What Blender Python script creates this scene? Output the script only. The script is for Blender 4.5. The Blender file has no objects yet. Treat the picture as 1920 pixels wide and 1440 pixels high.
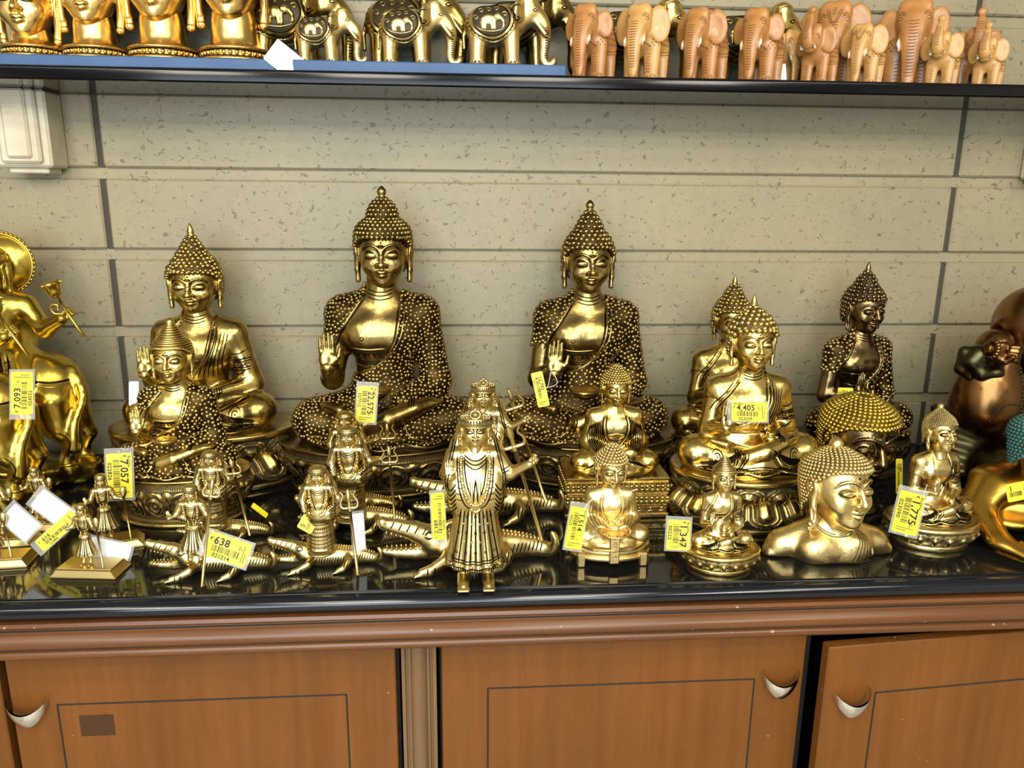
import bpy, bmesh, math, random
import numpy as np
from mathutils import Euler, Vector, Matrix

sc = bpy.context.scene
# ---------------------------------------------------------------- camera (eye 1.85 m from the wall, 0.62 m above the counter top)
cam = bpy.data.cameras.new('camera'); cam.sensor_width = 36.0; cam.lens = 1450/1920*36.0; cam.clip_start = .02
cam_o = bpy.data.objects.new('camera', cam); sc.collection.objects.link(cam_o); sc.camera = cam_o
_rt, _up, _fw = Vector((.99752155, -.06981597, .00874555)), Vector((.00800374, .23607733, .97170131)), Vector((.06990489, .969223, -.23605101))
cam_o.matrix_world = Matrix(((_rt.x, _up.x, -_fw.x, 0.0), (_rt.y, _up.y, -_fw.y, -1.85), (_rt.z, _up.z, -_fw.z, .6215), (0, 0, 0, 1)))
# ---------------------------------------------------------------- world and lights: dim shop interior, warm ceiling lamps, cool daylight from the shop front
w = bpy.data.worlds.new('shop_ambient'); sc.world = w; w.use_nodes = True
w.node_tree.nodes['Background'].inputs[0].default_value = (.80, .86, 1.0, 1); w.node_tree.nodes['Background'].inputs[1].default_value = .10
def area(name, loc, target, sx, sy, energy, col, spread=180):
    l = bpy.data.lights.new(name, 'AREA'); l.shape = 'RECTANGLE'; l.size = sx; l.size_y = sy; l.energy = energy; l.color = col; l.spread = math.radians(spread)
    o = bpy.data.objects.new(name, l); sc.collection.objects.link(o); o.location = loc
    o.rotation_euler = (Vector(target)-Vector(loc)).to_track_quat('-Z', 'Y').to_euler(); return o
WARM, COOL = (1.0, .925, .77), (.74, .87, 1.0)
LAMPS = [(x, y, e) for y, e in ((-2.1, 9), (-2.9, 14), (-3.7, 20), (-4.5, 24)) for x in (-1.8, -.6, .6, 1.8)]
for x, y, e in LAMPS:
    area('ceiling_lamp_light', (x, y, 2.02), (x, y+.7, 0), .6, .30, e, WARM)
area('shop_front_daylight', (-.5, -4.95, .72), (0, 0, .3), 3.4, 2.1, 175, COOL)
vs = sc.view_settings; vs.view_transform = 'Standard'; vs.look = 'None'; vs.gamma = 1.0; vs.use_curve_mapping = False; vs.exposure = 0.0
sc.cycles.max_bounces = 6; sc.cycles.sample_clamp_indirect = 6.0; sc.cycles.caustics_reflective = False; sc.cycles.caustics_refractive = False
# ---------------------------------------------------------------- mesh helpers
COL = bpy.context.scene.collection
def V(*a): return np.array(a, dtype=np.float64)

def np_mesh(name, verts, faces, smooth=True, attr=None):
    """verts (n,3); faces: (m,k) array or a list of such arrays"""
    if not isinstance(faces, list): faces = [faces]
    faces = [np.asarray(f, dtype=np.int32) for f in faces if len(f)]
    verts = np.asarray(verts, dtype=np.float32)
    me = bpy.data.meshes.new(name)
    me.vertices.add(len(verts)); me.vertices.foreach_set('co', verts.ravel())
    nl = sum(f.size for f in faces); npoly = sum(len(f) for f in faces)
    me.loops.add(nl); me.loops.foreach_set('vertex_index', np.concatenate([f.ravel() for f in faces]))
    me.polygons.add(npoly)
    tot = np.concatenate([np.full(len(f), f.shape[1], dtype=np.int32) for f in faces])
    start = np.concatenate([[0], np.cumsum(tot)[:-1]]).astype(np.int32)
    me.polygons.foreach_set('loop_start', start)
    me.polygons.foreach_set('use_smooth', np.full(npoly, smooth, dtype=bool))
    if attr is not None:
        a = me.attributes.new('patina', 'FLOAT', 'POINT'); a.data.foreach_set('value', np.asarray(attr, dtype=np.float32))
    me.update(calc_edges=True)
    me.validate()
    return me

class MB:
    """collects vertices and quads / triangles into one mesh"""
    def __init__(s): s.v = []; s.f = {}; s.n = 0; s.a = []
    def add(s, v, f, pat=0.0):
        v = np.asarray(v, dtype=np.float64).reshape(-1, 3)
        fs = f if isinstance(f, list) else [f]
        for g in fs:
            g = np.asarray(g, dtype=np.int64)
            if g.size: s.f.setdefault(g.shape[1], []).append(g + s.n)
        s.v.append(v); s.n += len(v)
        s.a.append(np.broadcast_to(np.asarray(pat, dtype=np.float32), (len(v),)))
        return s
    def mesh(s, name, smooth=True):
        return np_mesh(name, np.concatenate(s.v), [np.concatenate(g) for g in s.f.values()], smooth, np.concatenate(s.a))

def box_vf(lo, hi):
    x0, y0, z0 = lo; x1, y1, z1 = hi
    v = [(x0,y0,z0),(x1,y0,z0),(x1,y1,z0),(x0,y1,z0),(x0,y0,z1),(x1,y0,z1),(x1,y1,z1),(x0,y1,z1)]
    return np.array(v, float), np.array([(3,2,1,0),(4,5,6,7),(0,1,5,4),(1,2,6,5),(2,3,7,6),(3,0,4,7)])

def bevel_box_vf(lo, hi, b):
    """box with chamfered edges (24 verts)"""
    lo = np.array(lo, float); hi = np.array(hi, float)
    vs = []; idx = {}
    for sx in (0,1):
        for sy in (0,1):
            for sz in (0,1):
                c = [(lo, hi)[q][k] for k, q in enumerate((sx, sy, sz))]
                d = [(1, -1)[q]*b for q in (sx, sy, sz)]
                for ax in range(3):
                    p = [c[k] + (d[k] if k != ax else 0) for k in range(3)]
                    idx[(sx,sy,sz,ax)] = len(vs); vs.append(p)
    q = []; t = []
    for ax in range(3):
        o = [k for k in range(3) if k != ax]
        for s in (0,1):
            def key(a, b_):
                e = [0,0,0]; e[ax] = s; e[o[0]] = a; e[o[1]] = b_
                return idx[(e[0],e[1],e[2],ax)]
            f = [key(0,0), key(1,0), key(1,1), key(0,1)]
            flip = (s == 0) ^ (ax == 1)
            q.append(f[::-1] if flip else f)
        # chamfers along axis ax
        for a in (0,1):
            for b_ in (0,1):
                def k2(s, which):
                    e = [0,0,0]; e[ax] = s; e[o[0]] = a; e[o[1]] = b_
                    return idx[(e[0],e[1],e[2],which)]
                f = [k2(0,o[0]), k2(1,o[0]), k2(1,o[1]), k2(0,o[1])]
                q.append(f)
    for sx in (0,1):
        for sy in (0,1):
            for sz in (0,1):
                t.append([idx[(sx,sy,sz,k)] for k in range(3)])
    v = np.array(vs); c = (lo+hi)/2
    def fix(fs):
        out = []
        for f in fs:
            p = v[f]; n = np.cross(p[1]-p[0], p[2]-p[0])
            out.append(f if n @ (p.mean(0)-c) > 0 else f[::-1])
        return np.array(out)
    return v, [fix(q), fix(t)]

def grid_faces(nu, nv, wrap_u=False, wrap_v=False):
    u = np.arange(nu if wrap_u else nu-1); v = np.arange(nv if wrap_v else nv-1)
    U, W = np.meshgrid(u, v, indexing='ij'); U = U.ravel(); W = W.ravel()
    a = U*nv + W; b = ((U+1) % nu)*nv + W; c = ((U+1) % nu)*nv + (W+1) % nv; d = U*nv + (W+1) % nv
    return np.stack([a, b, c, d], 1)

def smooth_path(pts, n=12, closed=False):
    """Catmull-Rom through pts (any dimension)"""
    p = np.asarray(pts, float)
    if len(p) < 3 and not closed:
        t = np.linspace(0, 1, n+1)[:, None]; return p[0]*(1-t) + p[-1]*t
    q = np.concatenate([p[-1:], p, p[:2]]) if closed else np.concatenate([2*p[:1]-p[1:2], p, 2*p[-1:]-p[-2:-1]])
    out = []
    for i in range(1, len(q)-2):
        t = np.linspace(0, 1, n, endpoint=False)[:, None]
        a, b, c, d = q[i-1], q[i], q[i+1], q[i+2]
        out.append(.5*((2*b) + (c-a)*t + (2*a-5*b+4*c-d)*t*t + (3*b-a-3*c+d)*t**3))
    if not closed: out.append(p[-1:])
    return np.concatenate(out)

def tube_vf(path, rad, sides=6, closed=False, cap=True, flat=None):
    """swept tube; rad scalar or array; flat=(normal vectors, factor) squashes along the normal"""
    P = np.asarray(path, float); n = len(P)
    r = np.broadcast_to(np.asarray(rad, float), (n,))
    T = (np.roll(P, -1, 0) - np.roll(P, 1, 0)) if closed else np.gradient(P, axis=0)
    T /= np.linalg.norm(T, axis=1, keepdims=True) + 1e-12
    N = np.zeros_like(P)
    up = V(0, 0, 1) if abs(T[0, 2]) < .9 else V(1, 0, 0)
    cur = np.cross(np.cross(T[0], up), T[0]); cur /= np.linalg.norm(cur) + 1e-12
    for i in range(n):
        cur = cur - T[i]*(cur @ T[i]); cur /= np.linalg.norm(cur) + 1e-12; N[i] = cur
    B = np.cross(T, N)
    a = np.linspace(0, 2*np.pi, sides, endpoint=False)
    ring = P[:, None] + r[:, None, None]*(np.cos(a)[None, :, None]*N[:, None] + np.sin(a)[None, :, None]*B[:, None])
    f = [grid_faces(n, sides, wrap_u=closed, wrap_v=True)]
    v = ring.reshape(-1, 3)
    if cap and not closed:
        v = np.concatenate([v, P[:1], P[-1:]]); k = n*sides
        i = np.arange(sides); j = (i+1) % sides
        f.append(np.concatenate([np.stack([j, i, np.full(sides, k)], 1), np.stack([(n-1)*sides+i, (n-1)*sides+j, np.full(sides, k+1)], 1)]))
        f[0] = f[0]
    return v, f

def lathe_vf(prof, n=48, sx=1.0, sy=1.0, cap=True):
    """profile [(r,z)] from the bottom up, revolved about z"""
    p = np.asarray(prof, float)
    a = np.linspace(0, 2*np.pi, n, endpoint=False)
    v = np.stack([np.cos(a)[:, None]*p[None, :, 0]*sx, np.sin(a)[:, None]*p[None, :, 0]*sy, np.broadcast_to(p[None, :, 1], (n, len(p)))], -1).reshape(-1, 3)
    f = [grid_faces(n, len(p), wrap_u=True)]
    if cap:
        m = len(p); v = np.concatenate([v, [[0, 0, p[0, 1]], [0, 0, p[-1, 1]]]])
        i = np.arange(n); j = (i+1) % n; k = n*m
        f.append(np.concatenate([np.stack([j*m, i*m, np.full(n, k)], 1), np.stack([i*m+m-1, j*m+m-1, np.full(n, k+1)], 1)]))
    return v, f

_ICO = {}
def ico_vf(sub=1):
    if sub not in _ICO:
        bm = bmesh.new(); bmesh.ops.create_icosphere(bm, subdivisions=sub, radius=1)
        bm.verts.ensure_lookup_table()
        _ICO[sub] = (np.array([v.co[:] for v in bm.verts]), np.array([[v.index for v in f.verts] for f in bm.faces])); bm.free()
    return _ICO[sub]

def beads(mb, pts, r, sub=1, pat=0.0, squash=None):
    v, f = ico_vf(sub); pts = np.asarray(pts, float); r = np.broadcast_to(np.asarray(r, float), (len(pts),))
    for p, q in zip(pts, r): mb.add(v*q + p, f, pat)
    return mb

# ---------------------------------------------------------------- signed distance sculpting
class Sdf:
    def __init__(s, lo, hi, h):
        s.lo = np.array(lo, float); s.h = float(h)
        s.n = np.ceil((np.array(hi, float)-s.lo)/h).astype(int)+1
        s.d = np.full(s.n, 9.0, np.float32)
        s.ax = [(s.lo[k]+h*np.arange(s.n[k])).astype(np.float32) for k in range(3)]
    def copy(s):
        o = Sdf.__new__(Sdf); o.__dict__.update(s.__dict__); o.d = s.d.copy(); return o
    def grid(s): return s.ax[0][:, None, None], s.ax[1][None, :, None], s.ax[2][None, None, :]
    def _win(s, lo, hi, pad):
        a = np.clip(np.floor((np.asarray(lo)-pad-s.lo)/s.h).astype(int), 0, s.n-1)
        b = np.clip(np.ceil((np.asarray(hi)+pad-s.lo)/s.h).astype(int)+1, 1, s.n)
        if (b <= a).any(): return None
        sl = tuple(slice(i, j) for i, j in zip(a, b))
        return sl, s.ax[0][sl[0]][:, None, None], s.ax[1][sl[1]][None, :, None], s.ax[2][sl[2]][None, None, :]
    def _op(s, sl, d, k, op):
        c = s.d[sl]
        if op == 'add':
            if k > 0:
                m = np.maximum(k-np.abs(c-d), 0)/k; s.d[sl] = np.minimum(c, d)-m*m*(k*.25)
            else: s.d[sl] = np.minimum(c, d)
        else:
            d = -d
            if k > 0:
                m = np.maximum(k-np.abs(c-d), 0)/k; s.d[sl] = np.maximum(c, d)+m*m*(k*.25)
            else: s.d[sl] = np.maximum(c, d)
    def ell(s, c, r, k=.1, op='add', rot=None):
        r = np.broadcast_to(np.asarray(r, float), (3,)); c = np.asarray(c, float)
        R_ = None if rot is None else np.array(Euler(rot).to_matrix())
        e = r if R_ is None else np.sqrt(((R_*r)**2).sum(1))
        w = s._win(c-e, c+e, k+4*s.h)
        if w is None: return s
        sl, X, Y, Z = w; X = X-c[0]; Y = Y-c[1]; Z = Z-c[2]
        if R_ is not None:
            X, Y, Z = (R_[0, 0]*X+R_[1, 0]*Y+R_[2, 0]*Z, R_[0, 1]*X+R_[1, 1]*Y+R_[2, 1]*Z, R_[0, 2]*X+R_[1, 2]*Y+R_[2, 2]*Z)
        X = X/r[0]; Y = Y/r[1]; Z = Z/r[2]
        k0 = np.sqrt(X*X+Y*Y+Z*Z)+1e-6; k1 = np.sqrt((X/r[0])**2+(Y/r[1])**2+(Z/r[2])**2)+1e-6
        s._op(sl, (k0*(k0-1)/k1).astype(np.float32), k, op); return s
    def cone(s, a, b, ra, rb, k=.1, op='add'):
        a = np.asarray(a, float); b = np.asarray(b, float); m = max(ra, rb)
        w = s._win(np.minimum(a, b)-m, np.maximum(a, b)+m, k+4*s.h)
        if w is None: return s
        sl, X, Y, Z = w; e = b-a; L = float(e @ e)+1e-9
        t = np.clip(((X-a[0])*e[0]+(Y-a[1])*e[1]+(Z-a[2])*e[2])/L, 0, 1)
        d = np.sqrt((X-a[0]-t*e[0])**2+(Y-a[1]-t*e[1])**2+(Z-a[2]-t*e[2])**2)-(ra+(rb-ra)*t)
        s._op(sl, d.astype(np.float32), k, op); return s
    def tube(s, pts, rad, k=.08, op='add', n=0):
        pts = np.asarray(pts, float); rad = np.broadcast_to(np.asarray(rad, float), (len(pts),))
        if n:
            q = smooth_path(np.concatenate([pts, rad[:, None]], 1), n); pts, rad = q[:, :3], q[:, 3]
        for i in range(len(pts)-1): s.cone(pts[i], pts[i+1], rad[i], rad[i+1], k if i == 0 or k < .03 else k*.5, op)
        return s
    def box(s, c, r, rnd=.02, k=.05, op='add', rot=None):
        c = np.asarray(c, float); r = np.asarray(r, float)
        R_ = None if rot is None else np.array(Euler(rot).to_matrix())
        e = r if R_ is None else np.abs(R_) @ r
        w = s._win(c-e, c+e, k+4*s.h)
        if w is None: return s
        sl, X, Y, Z = w; X = X-c[0]; Y = Y-c[1]; Z = Z-c[2]
        if R_ is not None:
            X, Y, Z = (R_[0, 0]*X+R_[1, 0]*Y+R_[2, 0]*Z, R_[0, 1]*X+R_[1, 1]*Y+R_[2, 1]*Z, R_[0, 2]*X+R_[1, 2]*Y+R_[2, 2]*Z)
        X = np.abs(X)-r[0]+rnd; Y = np.abs(Y)-r[1]+rnd; Z = np.abs(Z)-r[2]+rnd
        d = np.sqrt(np.maximum(X, 0)**2+np.maximum(Y, 0)**2+np.maximum(Z, 0)**2)+np.minimum(np.maximum(X, np.maximum(Y, Z)), 0)-rnd
        s._op(sl, d.astype(np.float32), k, op); return s
    def fn(s, f, lo, hi, k=.05, op='add'):
        w = s._win(lo, hi, k+4*s.h); sl, X, Y, Z = w
        d = f(X, Y, Z); s._op(sl, np.broadcast_to(d, s.d[sl].shape).astype(np.float32), k, op); return s
    def sample(s, P):
        q = (np.asarray(P, float)-s.lo)/s.h
        q = np.clip(q, 0, s.n-1.001); i = q.astype(int); t = q-i
        r = 0
        for a in (0, 1):
            for b in (0, 1):
                for c in (0, 1):
                    w = (t[..., 0] if a else 1-t[..., 0])*(t[..., 1] if b else 1-t[..., 1])*(t[..., 2] if c else 1-t[..., 2])
                    r = r+w*s.d[i[..., 0]+a, i[..., 1]+b, i[..., 2]+c]
        return r
    def cast(s, P, v, far=None, iso=0.0):
        """first hit of rays from P along v; returns points (nan where none)"""
        P = np.asarray(P, float).reshape(-1, 3); v = np.broadcast_to(np.asarray(v, float), P.shape)
        far = far or float(np.linalg.norm(s.n*s.h)); st = s.h*.6
        ts = np.arange(0, far, st); out = np.full(P.shape, np.nan)
        S = s.sample(P[:, None]+v[:, None]*ts[None, :, None])-iso
        neg = S < 0; hit = neg.any(1); i = neg.argmax(1)
        i = np.maximum(i, 1); a = S[np.arange(len(P)), i-1]; b = S[np.arange(len(P)), i]
        t = ts[i-1]+st*np.clip(a/(a-b+1e-9), 0, 1)
        out[hit] = (P+v*t[:, None])[hit]
        return out
    def normal(s, P):
        e = s.h*1.2; g = np.stack([s.sample(P+e*np.eye(3)[k])-s.sample(P-e*np.eye(3)[k]) for k in range(3)], -1)
        return g/(np.linalg.norm(g, axis=-1, keepdims=True)+1e-9)
    def vf(s, smooth=1, iso=0.0):
        d = s.d-iso if iso else s.d
        for k in range(3):        # close at the border
            sl = [slice(None)]*3
            for e in (0, -1):
                sl[k] = e; d[tuple(sl)] = np.maximum(d[tuple(sl)], s.h*.5)
        ins = d < 0
        cnt = np.zeros(np.array(d.shape)-1, np.uint8)
        for a in (0, 1):
            for b in (0, 1):
                for c in (0, 1): cnt += ins[a:d.shape[0]-1+a, b:d.shape[1]-1+b, c:d.shape[2]-1+c]
        act = (cnt > 0) & (cnt < 8); I = np.argwhere(act)
        idm = np.full(act.shape, -1, np.int32); idm[act] = np.arange(len(I))
        cor = [(a, b, c) for a in (0, 1) for b in (0, 1) for c in (0, 1)]
        D = {q: d[I[:, 0]+q[0], I[:, 1]+q[1], I[:, 2]+q[2]] for q in cor}
        acc = np.zeros((len(I), 3)); wt = np.zeros(len(I))
        for q in cor:
            for k in range(3):
                if q[k] == 0:
                    e = list(q); e[k] = 1; da, db = D[q], D[tuple(e)]
                    m = (da < 0) != (db < 0); t = np.where(m, da/(da-db+1e-12), 0)
                    p = np.tile(np.array(q, float), (len(I), 1)); p[:, k] += t
                    acc += p*m[:, None]; wt += m
        v = (I+acc/wt[:, None])*s.h+s.lo
        F = []
        for k in range(3):
            o1, o2 = [(1, 2), (2, 0), (0, 1)][k]
            a = [slice(1, -1)]*3; b = [slice(1, -1)]*3
            a[k] = slice(0, d.shape[k]-1); b[k] = slice(1, d.shape[k])
            A = ins[tuple(a)]; B = ins[tuple(b)]
            for sgn, msk in ((1, A & ~B), (-1, ~A & B)):
                e = np.argwhere(msk)
                if not len(e): continue
                e[:, o1] += 1; e[:, o2] += 1
                def cid(s1, s2):
                    q = e.copy(); q[:, o1] -= s1; q[:, o2] -= s2; return idm[q[:, 0], q[:, 1], q[:, 2]]
                f = np.stack([cid(1, 1), cid(0, 1), cid(0, 0), cid(1, 0)], 1)
                F.append(f if sgn > 0 else f[:, ::-1])
        F = np.concatenate(F); F = F[(F >= 0).all(1)]
        for _ in range(smooth):
            acc = np.zeros_like(v); c = np.zeros(len(v))
            for i in range(4):
                j = (i+1) % 4
                for a, b in ((i, j), (j, i)):
                    for q in range(3): acc[:, q] += np.bincount(F[:, a], weights=v[F[:, b], q], minlength=len(v))
                    c += np.bincount(F[:, a], minlength=len(v))
            v = v*.5+.5*acc/np.maximum(c, 1)[:, None]
        return v, F
    def mesh(s, name, smooth=1, iso=0.0, attr=None):
        v, f = s.vf(smooth, iso); return np_mesh(name, v, f, True, None if attr is None else attr(v))

def on_surface(field, pts2, axis='front', off=0.0, n=8, closed=False, far=None, origin=None):
    """project an (x,z) path onto the sculpted surface seen from the front (-y), or (y,z) from +x / -x"""
    q = smooth_path(pts2, n, closed)
    if axis == 'front': P = np.stack([q[:, 0], np.full(len(q), field.lo[1] if origin is None else origin), q[:, 1]], 1); v = (0, 1, 0)
    elif axis == 'left': P = np.stack([np.full(len(q), field.lo[0]), q[:, 0], q[:, 1]], 1); v = (1, 0, 0)
    elif axis == 'right': P = np.stack([np.full(len(q), field.ax[0][-1]), q[:, 0], q[:, 1]], 1); v = (-1, 0, 0)
    elif axis == 'top': P = np.stack([q[:, 0], q[:, 1], np.full(len(q), field.ax[2][-1])], 1); v = (0, 0, -1)
    h = field.cast(P, v, far); ok = ~np.isnan(h[:, 0])
    if ok.sum() < 2: return None
    # keep the longest run of hits without a jump
    h = h[ok]
    if len(h) > 2:
        st = np.linalg.norm(np.diff(h, axis=0), axis=1); lim = max(6*np.median(st), field.h*8)
        cut = np.where(st > lim)[0]; seg = np.split(h, cut+1); h = max(seg, key=len)
        if len(h) < 2: return None
    return h+field.normal(h)*off

LINE = [1.0]      # line weight: small castings have relatively bolder engraving
def stroke(mb, field, pts2, r, axis='front', off=None, n=8, closed=False, pat=0.0, sides=6, taper=True, far=None, origin=None):
    r = r*LINE[0]
    h = on_surface(field, pts2, axis, -r*.35 if off is None else off, n, closed, far, origin)
    if h is None: return
    m = len(h); rr = np.full(m, r)
    if taper and not closed and m > 4:
        t = np.linspace(0, 1, m); rr = r*np.clip(np.minimum(t, 1-t)*8, .35, 1)
    v, f = tube_vf(h, rr, sides, closed and m == len(smooth_path(pts2, n, closed)))
    mb.add(v, f, pat)

# ---------------------------------------------------------------- objects
def tag(o, label=None, cat=None, group=None, kind=None):
    if label: o['label'] = label
    if cat: o['category'] = cat
    if group: o['group'] = group
    if kind: o['kind'] = kind
    return o
def empty(name, loc=(0, 0, 0), rz=0.0, s=1.0):
    o = bpy.data.objects.new(name, None); COL.objects.link(o)
    o.location = loc; o.rotation_euler = (0, 0, rz); o.scale = (s, s, s); o.empty_display_size = .02
    return o
FINE = {'fold_lines', 'robe_hem', 'face_lines', 'hair_curls', 'engraving', 'garland', 'scale_lines', 'back_ridges', 'carving', 'blanket_trim', 'bead_frieze', 'bead_ring', 'ring_lines', 'robe_folds', 'robe_edge', 'robe_beads', 'price_print', 'barcode', 'small_print', 'harness_lines', 'harness_trim', 'incense_holes', 'post_lines', 'sack_beads', 'plate_trim', 'bracelet', 'necklace', 'prongs', 'panel_line'}
def obj(name, me, mat, parent=None, loc=None, rot=None, scale=None):
    o = bpy.data.objects.new(name, me); COL.objects.link(o)
    if name in FINE: o['kind'] = 'stuff'     # engraving and beading too fine to pick apart
    if mat is not None:
        if not me.materials: me.materials.append(mat)
        elif me.materials[0] is not mat:
            o.material_slots[0].link = 'OBJECT'; o.material_slots[0].material = mat
    if parent is not None: o.parent = parent
    if loc is not None: o.location = loc
    if rot is not None: o.rotation_euler = rot
    if scale is not None: o.scale = (scale,)*3 if np.isscalar(scale) else scale
    return o
def copy_tree(o, parent=None):
    c = o.copy(); COL.objects.link(c); c.parent = parent
    for ch in list(o.children): copy_tree(ch, c)
    return c
# ---------------------------------------------------------------- materials
def _mat(name):
    m = bpy.data.materials.new(name); m.use_nodes = True; nt = m.node_tree
    return m, nt, nt.nodes['Principled BSDF']
def _n(nt, t, **kw):
    n = nt.nodes.new(t)
    for k, v in kw.items(): setattr(n, k, v)
    return n
def _ramp(nt, stops, fac=None):
    r = nt.nodes.new('ShaderNodeValToRGB'); e = r.color_ramp.elements
    while len(e) < len(stops): e.new(.5)
    for i, (p, c) in enumerate(stops): e[i].position = p; e[i].color = (c[0], c[1], c[2], 1)
    if fac is not None: nt.links.new(fac, r.inputs[0])
    return r
def _coord(nt, out='Object', scale=None):
    tc = nt.nodes.new('ShaderNodeTexCoord')
    if scale is None: return tc.outputs[out]
    mp = nt.nodes.new('ShaderNodeMapping'); nt.links.new(tc.outputs[out], mp.inputs[0]); mp.inputs['Scale'].default_value = scale
    return mp.outputs[0]
def _mix(nt, fac, a, b):
    m = nt.nodes.new('ShaderNodeMix'); m.data_type = 'RGBA'
    for s, v in ((0, fac), (6, a), (7, b)):
        if isinstance(v, bpy.types.NodeSocket): nt.links.new(v, m.inputs[s])
        else: m.inputs[s].default_value = v if s == 0 else (v[0], v[1], v[2], 1)
    return m.outputs[2]
def _math(nt, op, a, b=None, c=None):
    m = nt.nodes.new('ShaderNodeMath'); m.operation = op
    for i, v in enumerate((a, b, c)):
        if v is None: continue
        if isinstance(v, bpy.types.NodeSocket): nt.links.new(v, m.inputs[i])
        else: m.inputs[i].default_value = v
    return m.outputs[0]
PATINA = (.022, .015, .006)
def brass(name, col, rough=.26, tone=.25, relief=None, patina=PATINA, pat_rough=.55, scratch=.02, tarnish=.45):
    """cast brass: tarnish mottling, dark patina where the casting is engraved; relief=(scale, depth, gap) beaded cloth texture"""
    m, nt, b = _mat(name); L = nt.links.new
    co = _coord(nt)
    nz = _n(nt, 'ShaderNodeTexNoise'); L(co, nz.inputs['Vector']); nz.inputs['Scale'].default_value = 2.2; nz.inputs['Detail'].default_value = 5
    c2 = tuple(x*(1-tone) for x in col)
    c = _mix(nt, _ramp(nt, [(.35, (0, 0, 0)), (.7, (1, 1, 1))], nz.outputs[0]).outputs[0], col, c2)
    n6 = _n(nt, 'ShaderNodeTexNoise'); L(co, n6.inputs['Vector']); n6.inputs['Scale'].default_value = 1.1; n6.inputs['Detail'].default_value = 6; n6.inputs['Roughness'].default_value = .65
    c = _mix(nt, _math(nt, 'MULTIPLY', _ramp(nt, [(.42, (0, 0, 0)), (.66, (1, 1, 1))], n6.outputs[0]).outputs[0], tarnish), c, tuple(x*y for x, y in zip(col, (.34, .30, .22))))
    at = _n(nt, 'ShaderNodeAttribute', attribute_name='patina')
    pf = at.outputs['Fac']
    if relief:
        sc, depth, gap = relief
        vo = _n(nt, 'ShaderNodeTexVoronoi'); L(co, vo.inputs['Vector']); vo.inputs['Scale'].default_value = sc; vo.inputs['Randomness'].default_value = .55
        vf = _ramp(nt, [(gap, (0, 0, 0)), (gap+.28, (1, 1, 1))], vo.outputs['Distance'])
        pf = _math(nt, 'MAXIMUM', pf, vf.outputs[0])
        dome = _math(nt, 'SUBTRACT', 1.0, _math(nt, 'POWER', vo.outputs['Distance'], 2.0))
        bp = _n(nt, 'ShaderNodeBump'); bp.inputs['Strength'].default_value = 1.0; bp.inputs['Distance'].default_value = depth
        L(dome, bp.inputs['Height']); L(bp.outputs[0], b.inputs['Normal'])
    else:
        n2 = _n(nt, 'ShaderNodeTexNoise'); L(co, n2.inputs['Vector']); n2.inputs["Scale"].default_value = 5; n2.inputs['Detail'].default_value = 3
        bp = _n(nt, 'ShaderNodeBump'); bp.inputs["Strength"].default_value = .06; bp.inputs["Distance"].default_value = scratch
        L(n2.outputs[0], bp.inputs['Height']); L(bp.outputs[0], b.inputs['Normal'])
    L(_mix(nt, pf, c, patina), b.inputs['Base Color'])
    b.inputs['Metallic'].default_value = 1.0
    L(_math(nt, 'SUBTRACT', 1.0, _math(nt, 'MULTIPLY', pf, .5)), b.inputs['Metallic'])
    ro = _math(nt, 'MULTIPLY_ADD', nz.outputs[0], .16, rough-.08)
    L(_math(nt, 'MULTIPLY_ADD', pf, pat_rough-rough, ro), b.inputs['Roughness'])
    return m
def plain(name, col, rough=.5, metal=0.0, spec=.5, noise=None, coat=0.0, bump=None):
    m, nt, b = _mat(name); L = nt.links.new
    b.inputs['Base Color'].default_value = (*col, 1); b.inputs['Roughness'].default_value = rough
    b.inputs['Metallic'].default_value = metal; b.inputs['Specular IOR Level'].default_value = spec
    b.inputs['Coat Weight'].default_value = coat
    if noise:
        sc, col2 = noise; nz = _n(nt, 'ShaderNodeTexNoise'); L(_coord(nt), nz.inputs['Vector']); nz.inputs['Scale'].default_value = sc; nz.inputs['Detail'].default_value = 4
        L(_mix(nt, _ramp(nt, [(.35, (0, 0, 0)), (.65, (1, 1, 1))], nz.outputs[0]).outputs[0], col, col2), b.inputs['Base Color'])
        if bump:
            bp = _n(nt, 'ShaderNodeBump'); bp.inputs['Strength'].default_value = .5; bp.inputs['Distance'].default_value = bump
            L(nz.outputs[0], bp.inputs['Height']); L(bp.outputs[0], b.inputs['Normal'])
    return m
M = {}
M['antique'] = brass('antique_brass', (.60, .435, .135), .24, .35, tarnish=.6)
M['antique_dark'] = brass('antique_brass_dark', (.46, .33, .115), .24, .4, tarnish=.75)
M['bronze'] = brass('bronze_dark', (.27, .19, .085), .24, .4)
M['gold'] = brass('polished_brass', (.77, .57, .185), .24, .25)
M['yellow'] = brass('yellow_brass', (.68, .49, .09), .26, .25)
M['pale'] = brass('pale_brass', (.76, .59, .245), .3, .28)
M['matte'] = brass('matte_brass', (.80, .61, .255), .34, .15, tarnish=.2)
M['shiny'] = brass('gold_paint', (.85, .58, .19), .3, .12, tarnish=.15)
M['robe_under'] = brass('blackened_robe_ground', (.055, .036, .014), .45, .3)
M['bead'] = brass('bead_brass', (.62, .45, .145), .40, .3)
M['bead_dark'] = brass('bead_brass_dark', (.50, .355, .12), .40, .4)
M['antique_line'] = brass('dull_groove', (.10, .07, .03), .5, .3)
M['line'] = brass('engraved_patina', (.020, .014, .006), .5, .3)
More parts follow.
